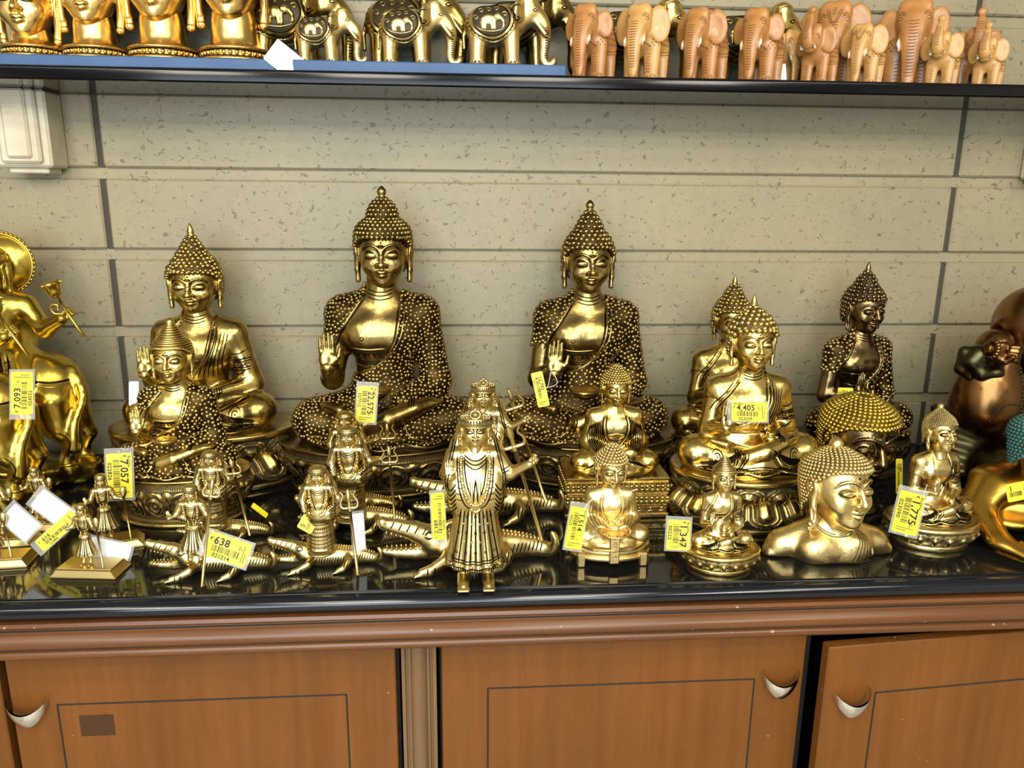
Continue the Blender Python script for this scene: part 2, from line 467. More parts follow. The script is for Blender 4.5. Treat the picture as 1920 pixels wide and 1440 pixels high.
# ---------------------------------------------------------------- materials of the setting
def stone_mat():
    m, nt, b = _mat('limestone'); L = nt.links.new; co = _coord(nt)
    n1 = _n(nt, 'ShaderNodeTexNoise'); L(co, n1.inputs['Vector']); n1.inputs['Scale'].default_value = 3.0; n1.inputs['Detail'].default_value = 4
    n4 = _n(nt, 'ShaderNodeTexNoise'); L(co, n4.inputs['Vector']); n4.inputs['Scale'].default_value = 42; n4.inputs['Detail'].default_value = 4
    base = _mix(nt, _ramp(nt, [(.3, (0, 0, 0)), (.7, (1, 1, 1))], n1.outputs[0]).outputs[0], (.330, .277, .160), (.268, .232, .145))
    base = _mix(nt, _math(nt, 'MULTIPLY', _ramp(nt, [(.45, (0, 0, 0)), (.7, (1, 1, 1))], n4.outputs[0]).outputs[0], .25), base, (.222, .190, .118))
    # short curved fossil flecks: thin ridges of one noise, kept only where a second noise peaks
    n2 = _n(nt, 'ShaderNodeTexNoise'); L(co, n2.inputs['Vector']); n2.inputs['Scale'].default_value = 32; n2.inputs['Detail'].default_value = 1.0; n2.inputs['Distortion'].default_value = .8
    n3 = _n(nt, 'ShaderNodeTexNoise'); L(_coord(nt, 'Object', (1, 1, 1.5)), n3.inputs['Vector']); n3.inputs['Scale'].default_value = 56; n3.inputs['Detail'].default_value = 1.5
    ridge = _math(nt, 'ABSOLUTE', _math(nt, 'SUBTRACT', n2.outputs[0], .5))
    rr = _ramp(nt, [(.010, (1, 1, 1)), (.026, (0, 0, 0))], ridge)
    kk = _ramp(nt, [(.55, (0, 0, 0)), (.60, (1, 1, 1))], n3.outputs[0])
    n5 = _n(nt, 'ShaderNodeTexNoise'); L(co, n5.inputs['Vector']); n5.inputs['Scale'].default_value = 90; n5.inputs['Detail'].default_value = 1
    dots = _ramp(nt, [(.735, (0, 0, 0)), (.76, (1, 1, 1))], n5.outputs[0])
    fl = _math(nt, 'MAXIMUM', _math(nt, 'MULTIPLY', rr.outputs[0], kk.outputs[0]), dots.outputs[0])
    L(_mix(nt, _math(nt, 'MULTIPLY', fl, .72), base, (.10, .085, .062)), b.inputs['Base Color'])
    b.inputs['Roughness'].default_value = .42; b.inputs['Specular IOR Level'].default_value = .35
    bp = _n(nt, 'ShaderNodeBump'); bp.inputs['Strength'].default_value = .25; bp.inputs['Distance'].default_value = .002
    L(_math(nt, 'SUBTRACT', n4.outputs[0], fl), bp.inputs['Height']); L(bp.outputs[0], b.inputs['Normal'])
    return m
def wood_mat(name, c1, c2, axis=2, rough=.38, coat=.06):
    m, nt, b = _mat(name); L = nt.links.new
    s = [42, 42, 42]; s[axis] = 2.0
    co = _coord(nt, 'Object', tuple(s))
    n1 = _n(nt, 'ShaderNodeTexNoise'); L(co, n1.inputs['Vector']); n1.inputs['Scale'].default_value = 1.0; n1.inputs['Detail'].default_value = 6; n1.inputs['Roughness'].default_value = .6
    n2 = _n(nt, 'ShaderNodeTexNoise'); L(_coord(nt, 'Object', (2.2, 2.2, 2.2)), n2.inputs['Vector']); n2.inputs['Scale'].default_value = 2; n2.inputs['Detail'].default_value = 4
    c = _mix(nt, _ramp(nt, [(.3, (0, 0, 0)), (.72, (1, 1, 1))], n1.outputs[0]).outputs[0], c1, c2)
    c = _mix(nt, _math(nt, 'MULTIPLY', _ramp(nt, [(.4, (0, 0, 0)), (.7, (1, 1, 1))], n2.outputs[0]).outputs[0], .4), c, tuple(x*.6 for x in c1))
    n3 = _n(nt, 'ShaderNodeTexNoise'); L(_coord(nt), n3.inputs['Vector']); n3.inputs['Scale'].default_value = 110; n3.inputs['Detail'].default_value = 0
    c = _mix(nt, _ramp(nt, [(.85, (0, 0, 0)), (.87, (1, 1, 1))], n3.outputs[0]).outputs[0], c, (.30, .19, .10))   # tiny chips in the varnish
    L(c, b.inputs['Base Color']); b.inputs['Roughness'].default_value = rough; b.inputs['Specular IOR Level'].default_value = .28; b.inputs['Coat Weight'].default_value = coat; b.inputs['Coat Roughness'].default_value = .25
    return m
M['stone'] = stone_mat()
M['joint'] = plain('dark_joint', (.055, .045, .030), .8)
M['wood'] = wood_mat('cabinet_wood', (.170, .060, .010), (.120, .040, .006))
M['wood_h'] = wood_mat('moulding_wood', (.150, .056, .016), (.095, .033, .010), axis=0, rough=.30, coat=.25)
M['wood_dark'] = plain('dark_gap_wood', (.012, .008, .005), .7)
M['granite'] = plain('black_granite', (.007, .007, .006), .06, spec=.38, noise=(60, (.012, .011, .009)))
M['granite_edge'] = plain('black_granite_edge', (.006, .007, .010), .11, spec=.5)
M['shelf_black'] = plain('black_glass_shelf', (.006, .006, .007), .05, spec=1.0); M['shelf_black'].node_tree.nodes['Principled BSDF'].inputs['IOR'].default_value = 2.1
M['edge_black'] = plain('black_shelf_edge', (.004, .004, .005), .12, spec=.25)
M['chrome'] = plain('chrome', (.82, .82, .80), .08, 1.0)
M['blue'] = plain('blue_board', (.04, .09, .20), .45, spec=.3, noise=(8, (.055, .115, .24)))
M['corbel'] = plain('cream_stone', (.62, .56, .42), .5, noise=(14, (.52, .45, .31)), bump=.002)
M['plaster'] = plain('shop_plaster', (.42, .40, .35), .8, noise=(2, (.36, .34, .30)))
M['ceil'] = plain('shop_ceiling', (.52, .51, .48), .8, noise=(2, (.46, .45, .42)))
M['floor'] = plain('shop_floor', (.40, .36, .29), .3, noise=(3, (.33, .30, .24)))

def boxobj(name, lo, hi, mat, parent=None, bev=0.0):
    v, f = bevel_box_vf(lo, hi, bev) if bev else box_vf(lo, hi)
    return obj(name, np_mesh(name, v, f, False), mat, parent)
# ---------------------------------------------------------------- the room
tag(boxobj('floor', (-3.2, -5.2, -1.0), (3.2, .2, -.95), M['floor']), kind='structure')
tag(boxobj('ceiling', (-3.2, -5.2, 2.06), (3.2, .2, 2.12), M['ceil']), kind='structure')
tag(boxobj('wall_left', (-3.2, -5.2, -.95), (-3.1, .2, 2.06), M['plaster']), kind='structure')
tag(boxobj('wall_right', (3.1, -5.2, -.95), (3.2, .2, 2.06), M['plaster']), kind='structure')
wb = tag(boxobj('wall_back', (-3.1, .011, -.95), (3.1, .2, 2.06), M['stone']), kind='structure')
GR = .0245                                                          # height of the recessed band between courses
tops = [.6517+.1798*k for k in range(-3, 5)]
for k, zt in enumerate(tops):
    z0 = (tops[k-1]+GR) if k else .0005; z1 = zt
    if z1 > 1.5: continue
    for x0, x1 in ((-2.79, -.7975), (-.7845, 1.1975), (1.2105, 3.1)):
        boxobj('stone_slab', (x0, 0, z0), (x1, .03, z1), M['stone'], wb, .004)
for x0, x1 in ((-.7975, -.7845), (1.1975, 1.2105)):
    for k, zt in enumerate(tops):
        if zt > 1.5: continue
        boxobj('joint', (x0, .0075, (tops[k-1]+GR) if k else 0), (x1, .02, zt), M['joint'], wb)
# ---------------------------------------------------------------- counter: granite slab with a round nose over a moulded wooden cornice
def extrude_x(name, prof, x0, x1, mat, parent=None, smooth=True, n=1):
    p = np.asarray(prof, float); m = len(p); xs = np.linspace(x0, x1, n+1)
    v = np.concatenate([np.stack([np.full(m, x), p[:, 0], p[:, 1]], 1) for x in xs])
    f = [grid_faces(n+1, m, wrap_v=True)]
    me = np_mesh(name, v, f, smooth); bm = bmesh.new(); bm.from_mesh(me)
    bm.verts.ensure_lookup_table()
    for k in (0, n): bm.faces.new([bm.verts[k*m+i] for i in range(m)])
    bmesh.ops.recalc_face_normals(bm, faces=bm.faces[:]); bm.to_mesh(me); bm.free()
    if smooth:
        me.polygons.foreach_set('use_smooth', np.ones(len(me.polygons), bool)); me.set_sharp_from_angle(angle=math.radians(38))
    return obj(name, me, mat, parent)
ct = empty('countertop', (0, -.35, -.031)); tag(ct, 'polished black granite countertop with rounded front edge under the brass statues', 'countertop')
extrude_x('slab', [(.349, .001), (.349, .031), (-.350, .031), (-.350, .001)], -3.05, 3.05, M['granite'], ct, False)
a = np.linspace(math.pi/2, -math.pi/2, 14)
nose = [(-.3500, .0292), (-.3535, .0292), (-.3545, .0280)]+[(-.3560-.016*math.cos(t), .0140+.0136*math.sin(t)) for t in a]+[(-.3500, .0003)]
extrude_x('rounded_edge', nose, -3.05, 3.05, M['granite_edge'], ct)
cm = empty('counter_moulding', (0, -.70, -.1025)); tag(cm, 'reddish brown moulded wooden cornice running under the black countertop', 'moulding')
def arc(cy, cz, r, a0, a1, n=7): return [(cy+r*math.cos(math.radians(t)), cz+r*math.sin(math.radians(t))) for t in np.linspace(a0, a1, n)]
mp = [(.03, .078), (-.018, .078), (-.020, .072), (-.014, .068)]+arc(-.004, .058, .010, 150, 200, 4)+[(-.016, .052)]+arc(-.008, .039, .0145, 130, 240, 9)+[(-.008, .026), (-.004, .0225), (-.006, .019)]+arc(-.003, .0105, .0105, 120, 265, 9)+[(.03, .0)]
mp = [(y*1.15, z*.90) for y, z in mp]
extrude_x('profile', mp, -3.05, 3.05, M['wood_h'], cm)
for y, z in ((-.0135, .0610), (-.0075, .0205), (-.016, .0468)):
    gm = MB(); gm.add(*tube_vf([(-3.04, y*1.15, z*.90), (3.04, y*1.15, z*.90)], .0016, 6)); obj('groove', gm.mesh('groove', False), M['wood_dark'], cm)
# ---------------------------------------------------------------- cabinets
def handle_mesh():
    n, m = 21, 9; t = np.linspace(-1, 1, n)
    x = .035*t; zl = -.036*np.sqrt(np.clip(1-t*t, 0, 1)); zu = -.008*np.sqrt(np.clip(1-t*t, 0, 1)) + .010*t*t*0
    up = .012*t*t
    v = []
    for k, off in enumerate((0, .002)):
        for i in range(n):
            for j in range(m):
                q = j/(m-1); z = (zu[i]*(1-q)+zl[i]*q)+up[i]
                y = -(.026-off)*np.sqrt(max(1-t[i]**2, 0))*(1-.35*q*q)-.001+off
                v.append((x[i], y, z))
    v = np.array(v); f1 = grid_faces(n, m); f2 = f1[:, ::-1]+n*m
    me = np_mesh('handle', v, [f1, f2]); return me
HM = handle_mesh()
def panel_groove(w0, w1, z0, z1, y):
    mb = MB(); r = .0015
    for p in ([(w0, y, z0), (w0, y, z1)], [(w0, y, z1), (w1, y, z1)], [(w1, y, z1), (w1, y, z0)], [(w0, y, z0), (w1, y, z0)]):
        mb.add(*tube_vf(np.array(p, float), r, 6))
    return mb.mesh('panel_line', False)
def cabinet(label, x0, x1, hinge, lines, hx, hz, open_deg=0.0, top=-.101, drop=0.0):
    k = 1.030; x0 *= k; x1 *= k; hx *= k; hz = .6215-(.6215-hz)*k; lines = (lines[0]*k, lines[1]*k, .6215-(.6215-lines[2])*k)
    root = empty('base_cabinet', ((x0+x1)/2, -.40, -.95)); tag(root, label, 'cabinet')
    cx, zc = (x0+x1)/2, .95; W = x1-x0
    v, f = MB(), None
    mb = MB()
    for lo, hi in (((-W/2, -.228, 0), (-W/2+.018, .38, .83)), ((W/2-.018, -.228, 0), (W/2, .38, .83)), ((-W/2, .36, 0), (W/2, .38, .83)), ((-W/2, -.24, 0), (W/2, .38, .05)), ((-W/2+.018, -.232, .81), (W/2-.018, .38, .832))):
        mb.add(*box_vf(lo, hi))
    obj('carcass', mb.mesh('carcass', False), M['wood_dark'], root)
    hxp = (W/2-.004) if hinge == 'right' else (-W/2+.004); sg = -1 if hinge == 'right' else 1
    d = W-.008; zt = zc+top-drop
    lo, hi = (min(0, sg*d), -.011, .03), (max(0, sg*d), .011, zt)
    door = boxobj('door', lo, hi, M['wood'], root, .002)
    door.location = (hxp, -.248, 0); door.rotation_euler = (0, 0, math.radians(open_deg))
    l0, l1, lz = lines
    obj('panel_line', panel_groove(l0-cx-hxp, l1-cx-hxp, .12, lz+.95, -.0112), M['wood_dark'], door)
    obj('handle', HM, M['chrome'], door, (hx-cx-hxp, -.011, hz+.95))['label'] = 'polished chrome crescent cup handle'
    return root, door
cabinet('brown wooden cabinet with crescent handle and a dark square patch on its door', -.735, -.104, 'right', (-.659, -.191, -.195), -.703, -.189)
bpy.context.view_layer.update()
boxobj('tape_patch', (-.0, -.0006, -.0), (.056, 0, .040), plain('old_tape_mark', (.060, .030, .014), .9, spec=.1), [o for o in bpy.data.objects if o.name.startswith('door')][0], 0)
_d = [o for o in bpy.data.objects if o.name == 'tape_patch'][0]; _d.location = (-.535, -.0112, .668)
cabinet('closed brown wooden cabinet beside the grooved pilaster, crescent handle at its upper corner', -.035, .603, 'left', (.047, .512, -.193), .556, -.187)
cabinet('brown wooden cabinet whose door stands ajar with worn edges', .604, 1.30, 'right', (.703, 1.24, -.195), .657, -.193, open_deg=4.5, drop=.022)
cabinet('brown wooden cabinet cut off at the edge beside the patched one', -1.42, -.739, 'left', (-1.3, -.85, -.195), -.78, -.9)
pil = empty('pilaster', (-.0715, -.630, -.95)); tag(pil, 'slim rounded wooden pilaster between two cabinet doors', 'pilaster')
pp = [(-.030, .05), (-.030, -.022), (-.024, -.024), (-.023, -.018), (-.019, -.018), (-.018, -.026)]+[(-.014*math.cos(t), -.026-.014*math.sin(t)) for t in np.linspace(0, math.pi, 9)]+[(.018, -.026), (.019, -.018), (.023, -.018), (.024, -.024), (.030, -.022), (.030, .05)]
p_ = np.array(pp); m_ = len(p_)
vv = np.concatenate([np.c_[p_, np.zeros(m_)], np.c_[p_, np.full(m_, .832)]]); ff = grid_faces(2, m_, wrap_v=True)
me = np_mesh('post', vv, ff); me.set_sharp_from_angle(angle=math.radians(35)); obj('post', me, wood_mat('pilaster_wood', (.20, .12, .055), (.14, .075, .03), 2), pil)
# ---------------------------------------------------------------- display shelf, liner boards, corbels
sh = empty('display_shelf', (0, -.11, .8303)); tag(sh, 'long glossy black display shelf above the counter holding brass and wooden animals', 'shelf')
extrude_x('board', [(.109, 0), (.109, .026), (-.104, .026)]+[(-.104-.006*math.cos(t), .020+.006*math.sin(t)) for t in np.linspace(math.pi/2, 0, 5)]+[(-.110, .003), (-.107, 0)], -3.05, 3.05, M['shelf_black'], sh)
extrude_x('front_edge', [(-.103, .0005), (-.103, .0262), (-.1045, .0264)]+[(-.1045-.0065*math.cos(t), .0199+.0065*math.sin(t)) for t in np.linspace(math.pi/2, 0, 6)]+[(-.111, .003), (-.1085, .0005)], -3.05, 3.05, M['edge_black'], sh)
for nm, x0, x1, lb in (('liner_board', -1.6, -.352, 'blue painted board under the row of golden heads'), ('liner_board', -.318, .222, 'blue painted board under the three carved brass elephants')):
    tag(boxobj(nm, (x0, -.206, .8563), (x1, -.012, .8775), M['blue'], None, .002), lb, 'board')
def corbel(label, x, w=.115):
    root = empty('corbel', (x, 0, .66)); tag(root, label, 'corbel')
    for i, (hw, y, z0, z1) in enumerate(((w/2, -.075, .012, .1695), (w*.36, -.087, .020, .1695), (w*.22, -.095, .030, .1695))):
        boxobj(('block', 'raised_panel', 'raised_panel')[i], (-hw, y, z0), (hw, -.0005, z1), M['corbel'], root, .005)
    boxobj('foot', (-w*.36, -.06, 0), (w*.36, -.0005, .014), M['corbel'], root, .003)
corbel('cream stone corbel under the shelf beside the golden heads', -.915)
corbel('cream stone corbel under the shelf at the wooden elephants\' end', 1.418)
# ---------------------------------------------------------------- heads and hands shared by the statues
def head_field(h=.034, smile=.04, brow=1.0, nose=1.0, ears=True, open_eyes=False):
    S = Sdf((-1.5, -1.5, -1.85), (1.5, 1.45, 1.75), h)
    S.ell((0, .14, .42), (.96, 1.06, 1.0), .1)
    S.ell((0, -.02, -.18), (.84, .88, .95), .35)
    S.ell((0, -.45, -.83), (.42, .40, .34), .35)                    # jaw and chin
    S.ell((0, -.66, -.98), (.19, .16, .15), .2)
    for s in (-1, 1):
        S.ell((s*.48, -.56, -.30), (.30, .28, .30), .3)             # cheeks
        S.ell((s*.38, -1.08, .13), (.30, .20, .17), .14, 'sub')     # sockets
        S.ell((s*.38, -.80, .10), (.29, .17, .17), .05)             # lids
        br = [(s*.07, -1.0, .30), (s*.2, -1.0, .43), (s*.42, -.92, .50), (s*.64, -.76, .42), (s*.78, -.62, .26)]
        S.tube(br, [.05, .055, .055, .045, .02], .06*brow, n=3)
        if open_eyes: S.ell((s*.38, -.93, .07), (.20, .06, .055), .02)
        S.ell((s*.125*nose, -.98, -.30), (.115, .13, .095), .06)     # nostril wings
    S.tube([(0, -.93, .38), (0, -1.04, .05), (0, -1.17, -.25)], [.075, .09, .125*nose], .1)
    S.ell((0, -1.13, -.27), (.13, .12, .105), .06)
    S.ell((0, -.93, -.43), (.05, .06, .06), .05, 'sub')
    S.tube([(-.29, -.80, -.555+smile), (-.1, -.935, -.535), (0, -.93, -.555), (.1, -.935, -.535), (.29, -.80, -.555+smile)], [.03, .07, .06, .07, .03], .04, n=3)
    S.tube([(-.2, -.82, -.66+smile*.5), (0, -.93, -.69), (.2, -.82, -.66+smile*.5)], [.05, .085, .05], .04, n=3)
    S.tube([(-.31, -.95, -.605+smile), (0, -1.04, -.612), (.31, -.95, -.605+smile)], .04, .03, 'sub', n=4)
    S.cone((0, .12, -.7), (0, .16, -1.8), .52, .55, .18)            # neck
    if ears:
        for s in (-1, 1):
            S.ell((s*1.05, .10, .16), (.12, .29, .42), .05, rot=(0, s*.12, 0))
            S.tube([(s*1.02, .02, .0), (s*1.04, .02, -.55), (s*1.02, .0, -.95)], [.135, .12, .115], .08)
            S.ell((s*1.18, .05, .2), (.08, .14, .25), .04, 'sub')
            S.ell((s*1.16, -.05, -.7), (.10, .06, .24), .03, 'sub')
    return S
def head_lines(F, r=.022, urna=True, eyes=True):
    mb = MB()
    for s in (-1, 1):
        if eyes:
            stroke(mb, F, [(s*.11, .06), (s*.24, .01), (s*.42, -.015), (s*.58, .03), (s*.70, .10)], r*1.1)
            stroke(mb, F, [(s*.12, .12), (s*.26, .18), (s*.42, .20), (s*.60, .15), (s*.70, .10)], r*.7)
        stroke(mb, F, [(s*.06, .26), (s*.2, .39), (s*.42, .46), (s*.64, .38), (s*.78, .20)], r*.8)
        stroke(mb, F, [(s*.20, -.36), (s*.25, -.29), (s*.22, -.22)], r*.6)
    stroke(mb, F, [(-.29, -.57), (-.12, -.60), (0, -.615), (.12, -.60), (.29, -.57)], r*1.1)
    if urna:
        h = on_surface(F, [(0, .58), (0, .62)], n=2); beads(mb, h[:1], .045)
    return mb
_HEADS = {}
def head_meshes(kind):
    if kind not in _HEADS:
        if kind == 'soft': F = head_field(smile=.07, nose=.9)
        elif kind == 'stern': F = head_field(h=.040, smile=.01, nose=1.05)
        else: F = head_field()
        LINE[0] = 2.0 if kind == 'bold' else 1.0; _HEADS[kind] = (F.mesh('head_'+kind), head_lines(F).mesh('face_lines_'+kind), F)
    return _HEADS[kind]

def hairline(phi):
    """lowest height of the hair at angle phi from the front"""
    a = np.abs(phi); return np.interp(a, [0, .5, .95, 1.35, 1.75, 2.4, 3.2], [.76, .78, .70, .42, -.35, -.75, -.8])
HAIR_PROF = {
 'cone':  [(.96, -.9), (1.05, -.3), (1.09, .25), (1.04, .72), (.86, 1.12), (.62, 1.40), (.50, 1.66), (.34, 1.98), (.15, 2.22)],
 'bell':  [(.96, -.9), (1.05, -.3), (1.10, .25), (1.10, .72), (1.03, 1.05), (.82, 1.30), (.62, 1.44), (.56, 1.66), (.46, 1.92), (.28, 2.12), (.14, 2.22)],
 'spike': [(.96, -.9), (1.05, -.3), (1.10, .25), (1.06, .72), (.93, 1.08), (.70, 1.42), (.48, 1.78), (.30, 2.12), (.14, 2.45)],
 'tall':  [(.96, -.9), (1.05, -.3), (1.10, .25), (1.06, .75), (.90, 1.20), (.66, 1.52), (.58, 1.85), (.42, 2.25), (.15, 2.52)],
 'dome':  [(.96, -.9), (1.05, -.3), (1.11, .25), (1.08, .70), (.96, 1.05), (.74, 1.32), (.52, 1.50), (.42, 1.70), (.25, 1.86), (.04, 1.92)],
 'step':  [(.96, -.9), (1.05, -.3), (1.08, .25), (1.04, .70), (.90, 1.05), (.64, 1.26), (.52, 1.50), (.38, 1.78), (.18, 2.0)],
 'flat':  [(.96, -.9), (1.05, -.3), (1.10, .25), (1.09, .70), (1.02, .95), (.84, 1.16), (.60, 1.30), (.40, 1.42), (.22, 1.48)],
 'peak':  [(.96, -.9), (1.05, -.3), (1.10, .25), (1.08, .75), (.96, 1.08), (.76, 1.34), (.56, 1.52), (.34, 1.72), (.12, 1.92)],
}
_HAIR = {}
def hair_meshes(kind, spacing=.2, br=.105, jitter=0.0, rows=False, finial='bud'):
    """scalp cap, curls and crest bud as three meshes"""
    key = (kind, spacing, br, jitter, rows, finial)
    if key in _HAIR: return _HAIR[key]
    prof = smooth_path(HAIR_PROF[kind], 8); yc, ys = .14, 1.08
    n = 72; a = np.linspace(-np.pi, np.pi, n, endpoint=False); m = 36
    tz = []
    for phi in a:
        z0 = hairline(phi); zz = np.linspace(z0, prof[-1, 1], m); tz.append(np.stack([np.interp(zz, prof[:, 1], prof[:, 0]), zz], 1))
    tz = np.array(tz)
    v = np.stack([np.sin(a)[:, None]*tz[..., 0], yc-np.cos(a)[:, None]*tz[..., 0]*ys, tz[..., 1]], -1)
    inner = v[:, :1]*V(.8, .8, 1)+V(0, .02, 0)
    v = np.concatenate([inner, v], 1); m += 1
    f = grid_faces(n, m, wrap_u=True)
    vv = np.concatenate([v.reshape(-1, 3), [[0, yc, prof[-1, 1]]]])
    i = np.arange(n); f2 = np.stack([i*m+m-1, ((i+1) % n)*m+m-1, np.full(n, n*m)], 1)
    cap = np_mesh('scalp', vv, [f, f2], True, np.full(len(vv), .85))
    arc = np.concatenate([[0], np.cumsum(np.linalg.norm(np.diff(prof, axis=0), axis=1))])
    mb = MB(); rnd = random.Random(7); k = 0
    s = arc[-1]-spacing*.3
    pts, rad = [], []
    while s > 0:
        r = np.interp(s, arc, prof[:, 0]); z = np.interp(s, arc, prof[:, 1])
        cnt = max(4, int(2*np.pi*r/spacing/.98)); off = (k % 2)*.5
        if rows:
            th = np.linspace(-np.pi, np.pi, max(40, cnt*3), endpoint=False); ok = z > hairline(th)-.02
            if ok.all():
                P = np.stack([np.sin(th)*r, yc-np.cos(th)*r*ys, np.full(len(th), z)], 1); mb.add(*tube_vf(P, br, 6, True))
            else:
                th = th[np.argsort((th+2*np.pi) % (2*np.pi))]; ok = z > hairline(th)-.02
                if ok.sum() > 3:
                    th = th[ok]; P = np.stack([np.sin(th)*r, yc-np.cos(th)*r*ys, np.full(len(th), z)], 1); mb.add(*tube_vf(P, br, 6))
        else:
            for j in range(cnt):
                th = (j+off)/cnt*2*np.pi; th = (th+np.pi) % (2*np.pi)-np.pi
                if z < hairline(th)+br*.2: continue
                if abs(th) > 2.5 and z < .4: continue
                q = rnd.uniform(-jitter, jitter)
                pts.append((np.sin(th)*r*1.01, yc-np.cos(th)*r*ys*1.01, z+q)); rad.append(br*(1+q*2))
        s -= spacing*.88; k += 1
    if not rows: beads(mb, pts, rad, 1)
    # rim along the hairline
    th = np.linspace(-1.75, 1.75, 60); z = hairline(th); r = np.interp(z, prof[:, 1], prof[:, 0])
    P = np.stack([np.sin(th)*r, yc-np.cos(th)*r*ys, z], 1)
    if rows:
        mb.add(*tube_vf(P, br*1.1, 6))
        st = np.linspace(-1.7, 1.7, 44); zz = hairline(st)+.02; r2 = np.interp(zz, prof[:, 1], prof[:, 0])
        beads(mb, np.stack([np.sin(st)*r2*1.03, yc-np.cos(st)*r2*ys*1.03, zz], 1), br*.9, 1)
    else:
        st = np.arange(-1.72, 1.73, spacing/1.12); zz = hairline(st)+.03; r2 = np.interp(zz, prof[:, 1], prof[:, 0])
        beads(mb, np.stack([np.sin(st)*r2*1.02, yc-np.cos(st)*r2*ys*1.02, zz], 1), br, 1)
    curls = mb.mesh('curls')
    zt = prof[-1, 1]; fm = None
    if finial == 'bud': pr = [(.13, -.1), (.17, -.02), (.20, .02), (.17, .06), (.13, .09), (.16, .16), (.19, .24), (.17, .33), (.10, .42), (.03, .48)]
    elif finial == 'point': pr = [(.15, -.1), (.17, .0), (.13, .04), (.15, .1), (.15, .18), (.11, .32), (.05, .48), (.01, .55)]
    elif finial == 'rod': pr = [(.16, -.1), (.18, 0), (.10, .04), (.12, .1), (.10, .16), (.05, .22), (.05, .42), (.02, .46)]
    elif finial == 'knob': pr = [(.22, -.1), (.24, .02), (.24, .14), (.18, .26), (.08, .33), (.02, .35)]
    else: pr = None
    if pr:
        q = np.array(pr); q[:, 1] += zt; v, f = lathe_vf(q, 20); v = v+V(0, yc, 0); fm = np_mesh('crest_bud', v, f)
    _HAIR[key] = (cap, curls, fm); return _HAIR[key]

def add_head(parent, mats, kind='calm', hair='cone', loc=(0, 0, 0), s=.5, rot=(0, 0, 0), hair_kw={}, hair_mat=None, scalp_mat=None, sx=1.0):
    hm, lm, F = head_meshes(kind)
    hd = obj('head', hm, mats['skin'], parent, loc, rot, (s*sx, s, s))
    obj('face_lines', lm, M['line'], hd)
    if hair:
        cap, curls, fin = hair_meshes(hair, **hair_kw)
        obj('scalp', cap, scalp_mat or mats['skin'], hd); obj('hair_curls', curls, hair_mat or mats['skin'], hd)
        if fin: obj('crest_bud', fin, hair_mat or mats['skin'], hd)
    return hd

_HANDS = {}
def hand_mesh(kind='open'):
    """wrist at the origin, fingers towards +z, palm facing -y, thumb at +x; about 2 units long"""
    if kind in _HANDS: return _HANDS[kind]
    S = Sdf((-.75, -.8, -.35), (.95, .6, 2.15), .042)
    S.cone((0, .05, -.3), (0, .02, .1), .27, .26, .1)
    S.ell((0, 0, .5), (.44, .19, .55), .15)
    S.ell((.26, -.1, .38), (.2, .16, .34), .15, rot=(0, .3, 0))
    S.ell((-.22, -.09, .35), (.17, .13, .32), .12)
    xs = [-.32, -.11, .11, .31]; ln = [.66, .86, .92, .80]
    for x, l in zip(xs, ln):
        if kind == 'open': b = [(x, .0, .85), (x*1.0, -.03, .85+l*.5), (x*.97, -.06, .85+l)]
        elif kind == 'flat': b = [(x, .0, .85), (x*1.05, -.03, .85+l*.5), (x*1.0, -.10, .85+l)]
        else: b = [(x, .0, .85), (x*1.0, -.28, .98), (x*.9, -.40, .78), (x*.8, -.30, .55)]      # fist
        if kind == 'ring' and x > .3: b = [(x, .0, .85), (x*1.2, -.25, 1.15), (x*1.35, -.42, 1.0)]
        S.tube(b, [.115, .105, .085] if len(b) == 3 else [.12, .12, .11, .1], .03)
    if kind == 'fist': th = [(.3, -.05, .25), (.42, -.28, .5), (.15, -.48, .62)]
    elif kind == 'ring': th = [(.3, -.05, .25), (.55, -.25, .6), (.5, -.42, .95)]
    else: th = [(.3, -.05, .22), (.60, -.13, .60), (.68, -.12, 1.0)]
    S.tube(th, [.17, .13, .095], .08)
    _HANDS[kind] = S.mesh('hand_'+kind); return _HANDS[kind]

# ---------------------------------------------------------------- pedestals
def relief_lathe(prof, n, sx, sy, hfn, m=60, name='base', top=True):
    """revolved oval pedestal; hfn(phi, t, z) -> (outward height, patina), t in 0..1 along the profile"""
    p = smooth_path(prof, 10); arc = np.concatenate([[0], np.cumsum(np.linalg.norm(np.diff(p, axis=0), axis=1))])
    t = np.linspace(0, arc[-1], m); r = np.interp(t, arc, p[:, 0]); z = np.interp(t, arc, p[:, 1])
    dr, dz = np.gradient(r), np.gradient(z); L = np.hypot(dr, dz)+1e-9; nr, nz = dz/L, -dr/L
    a = np.linspace(0, 2*np.pi, n, endpoint=False)
    A, T = np.meshgrid(a, t/arc[-1], indexing='ij'); Z = np.broadcast_to(z, A.shape)
    hh, pt = hfn(A, T, Z); R_ = r+hh*nr; Z2 = Z+hh*nz
    v = np.stack([np.cos(A)*R_*sx, np.sin(A)*R_*sy, Z2], -1).reshape(-1, 3)
    f = [grid_faces(n, m, wrap_u=True)]
    v = np.concatenate([v, [[0, 0, z[0]], [0, 0, z[-1]]]]); i = np.arange(n); j = (i+1) % n; k = n*m
    f.append(np.concatenate([np.stack([j*m, i*m, np.full(n, k)], 1), np.stack([i*m+m-1, j*m+m-1, np.full(n, k+1)], 1)]))
    pat = np.concatenate([np.broadcast_to(pt, A.shape).reshape(-1), [0, 0]])
    return np_mesh(name, v, f, True, pat)
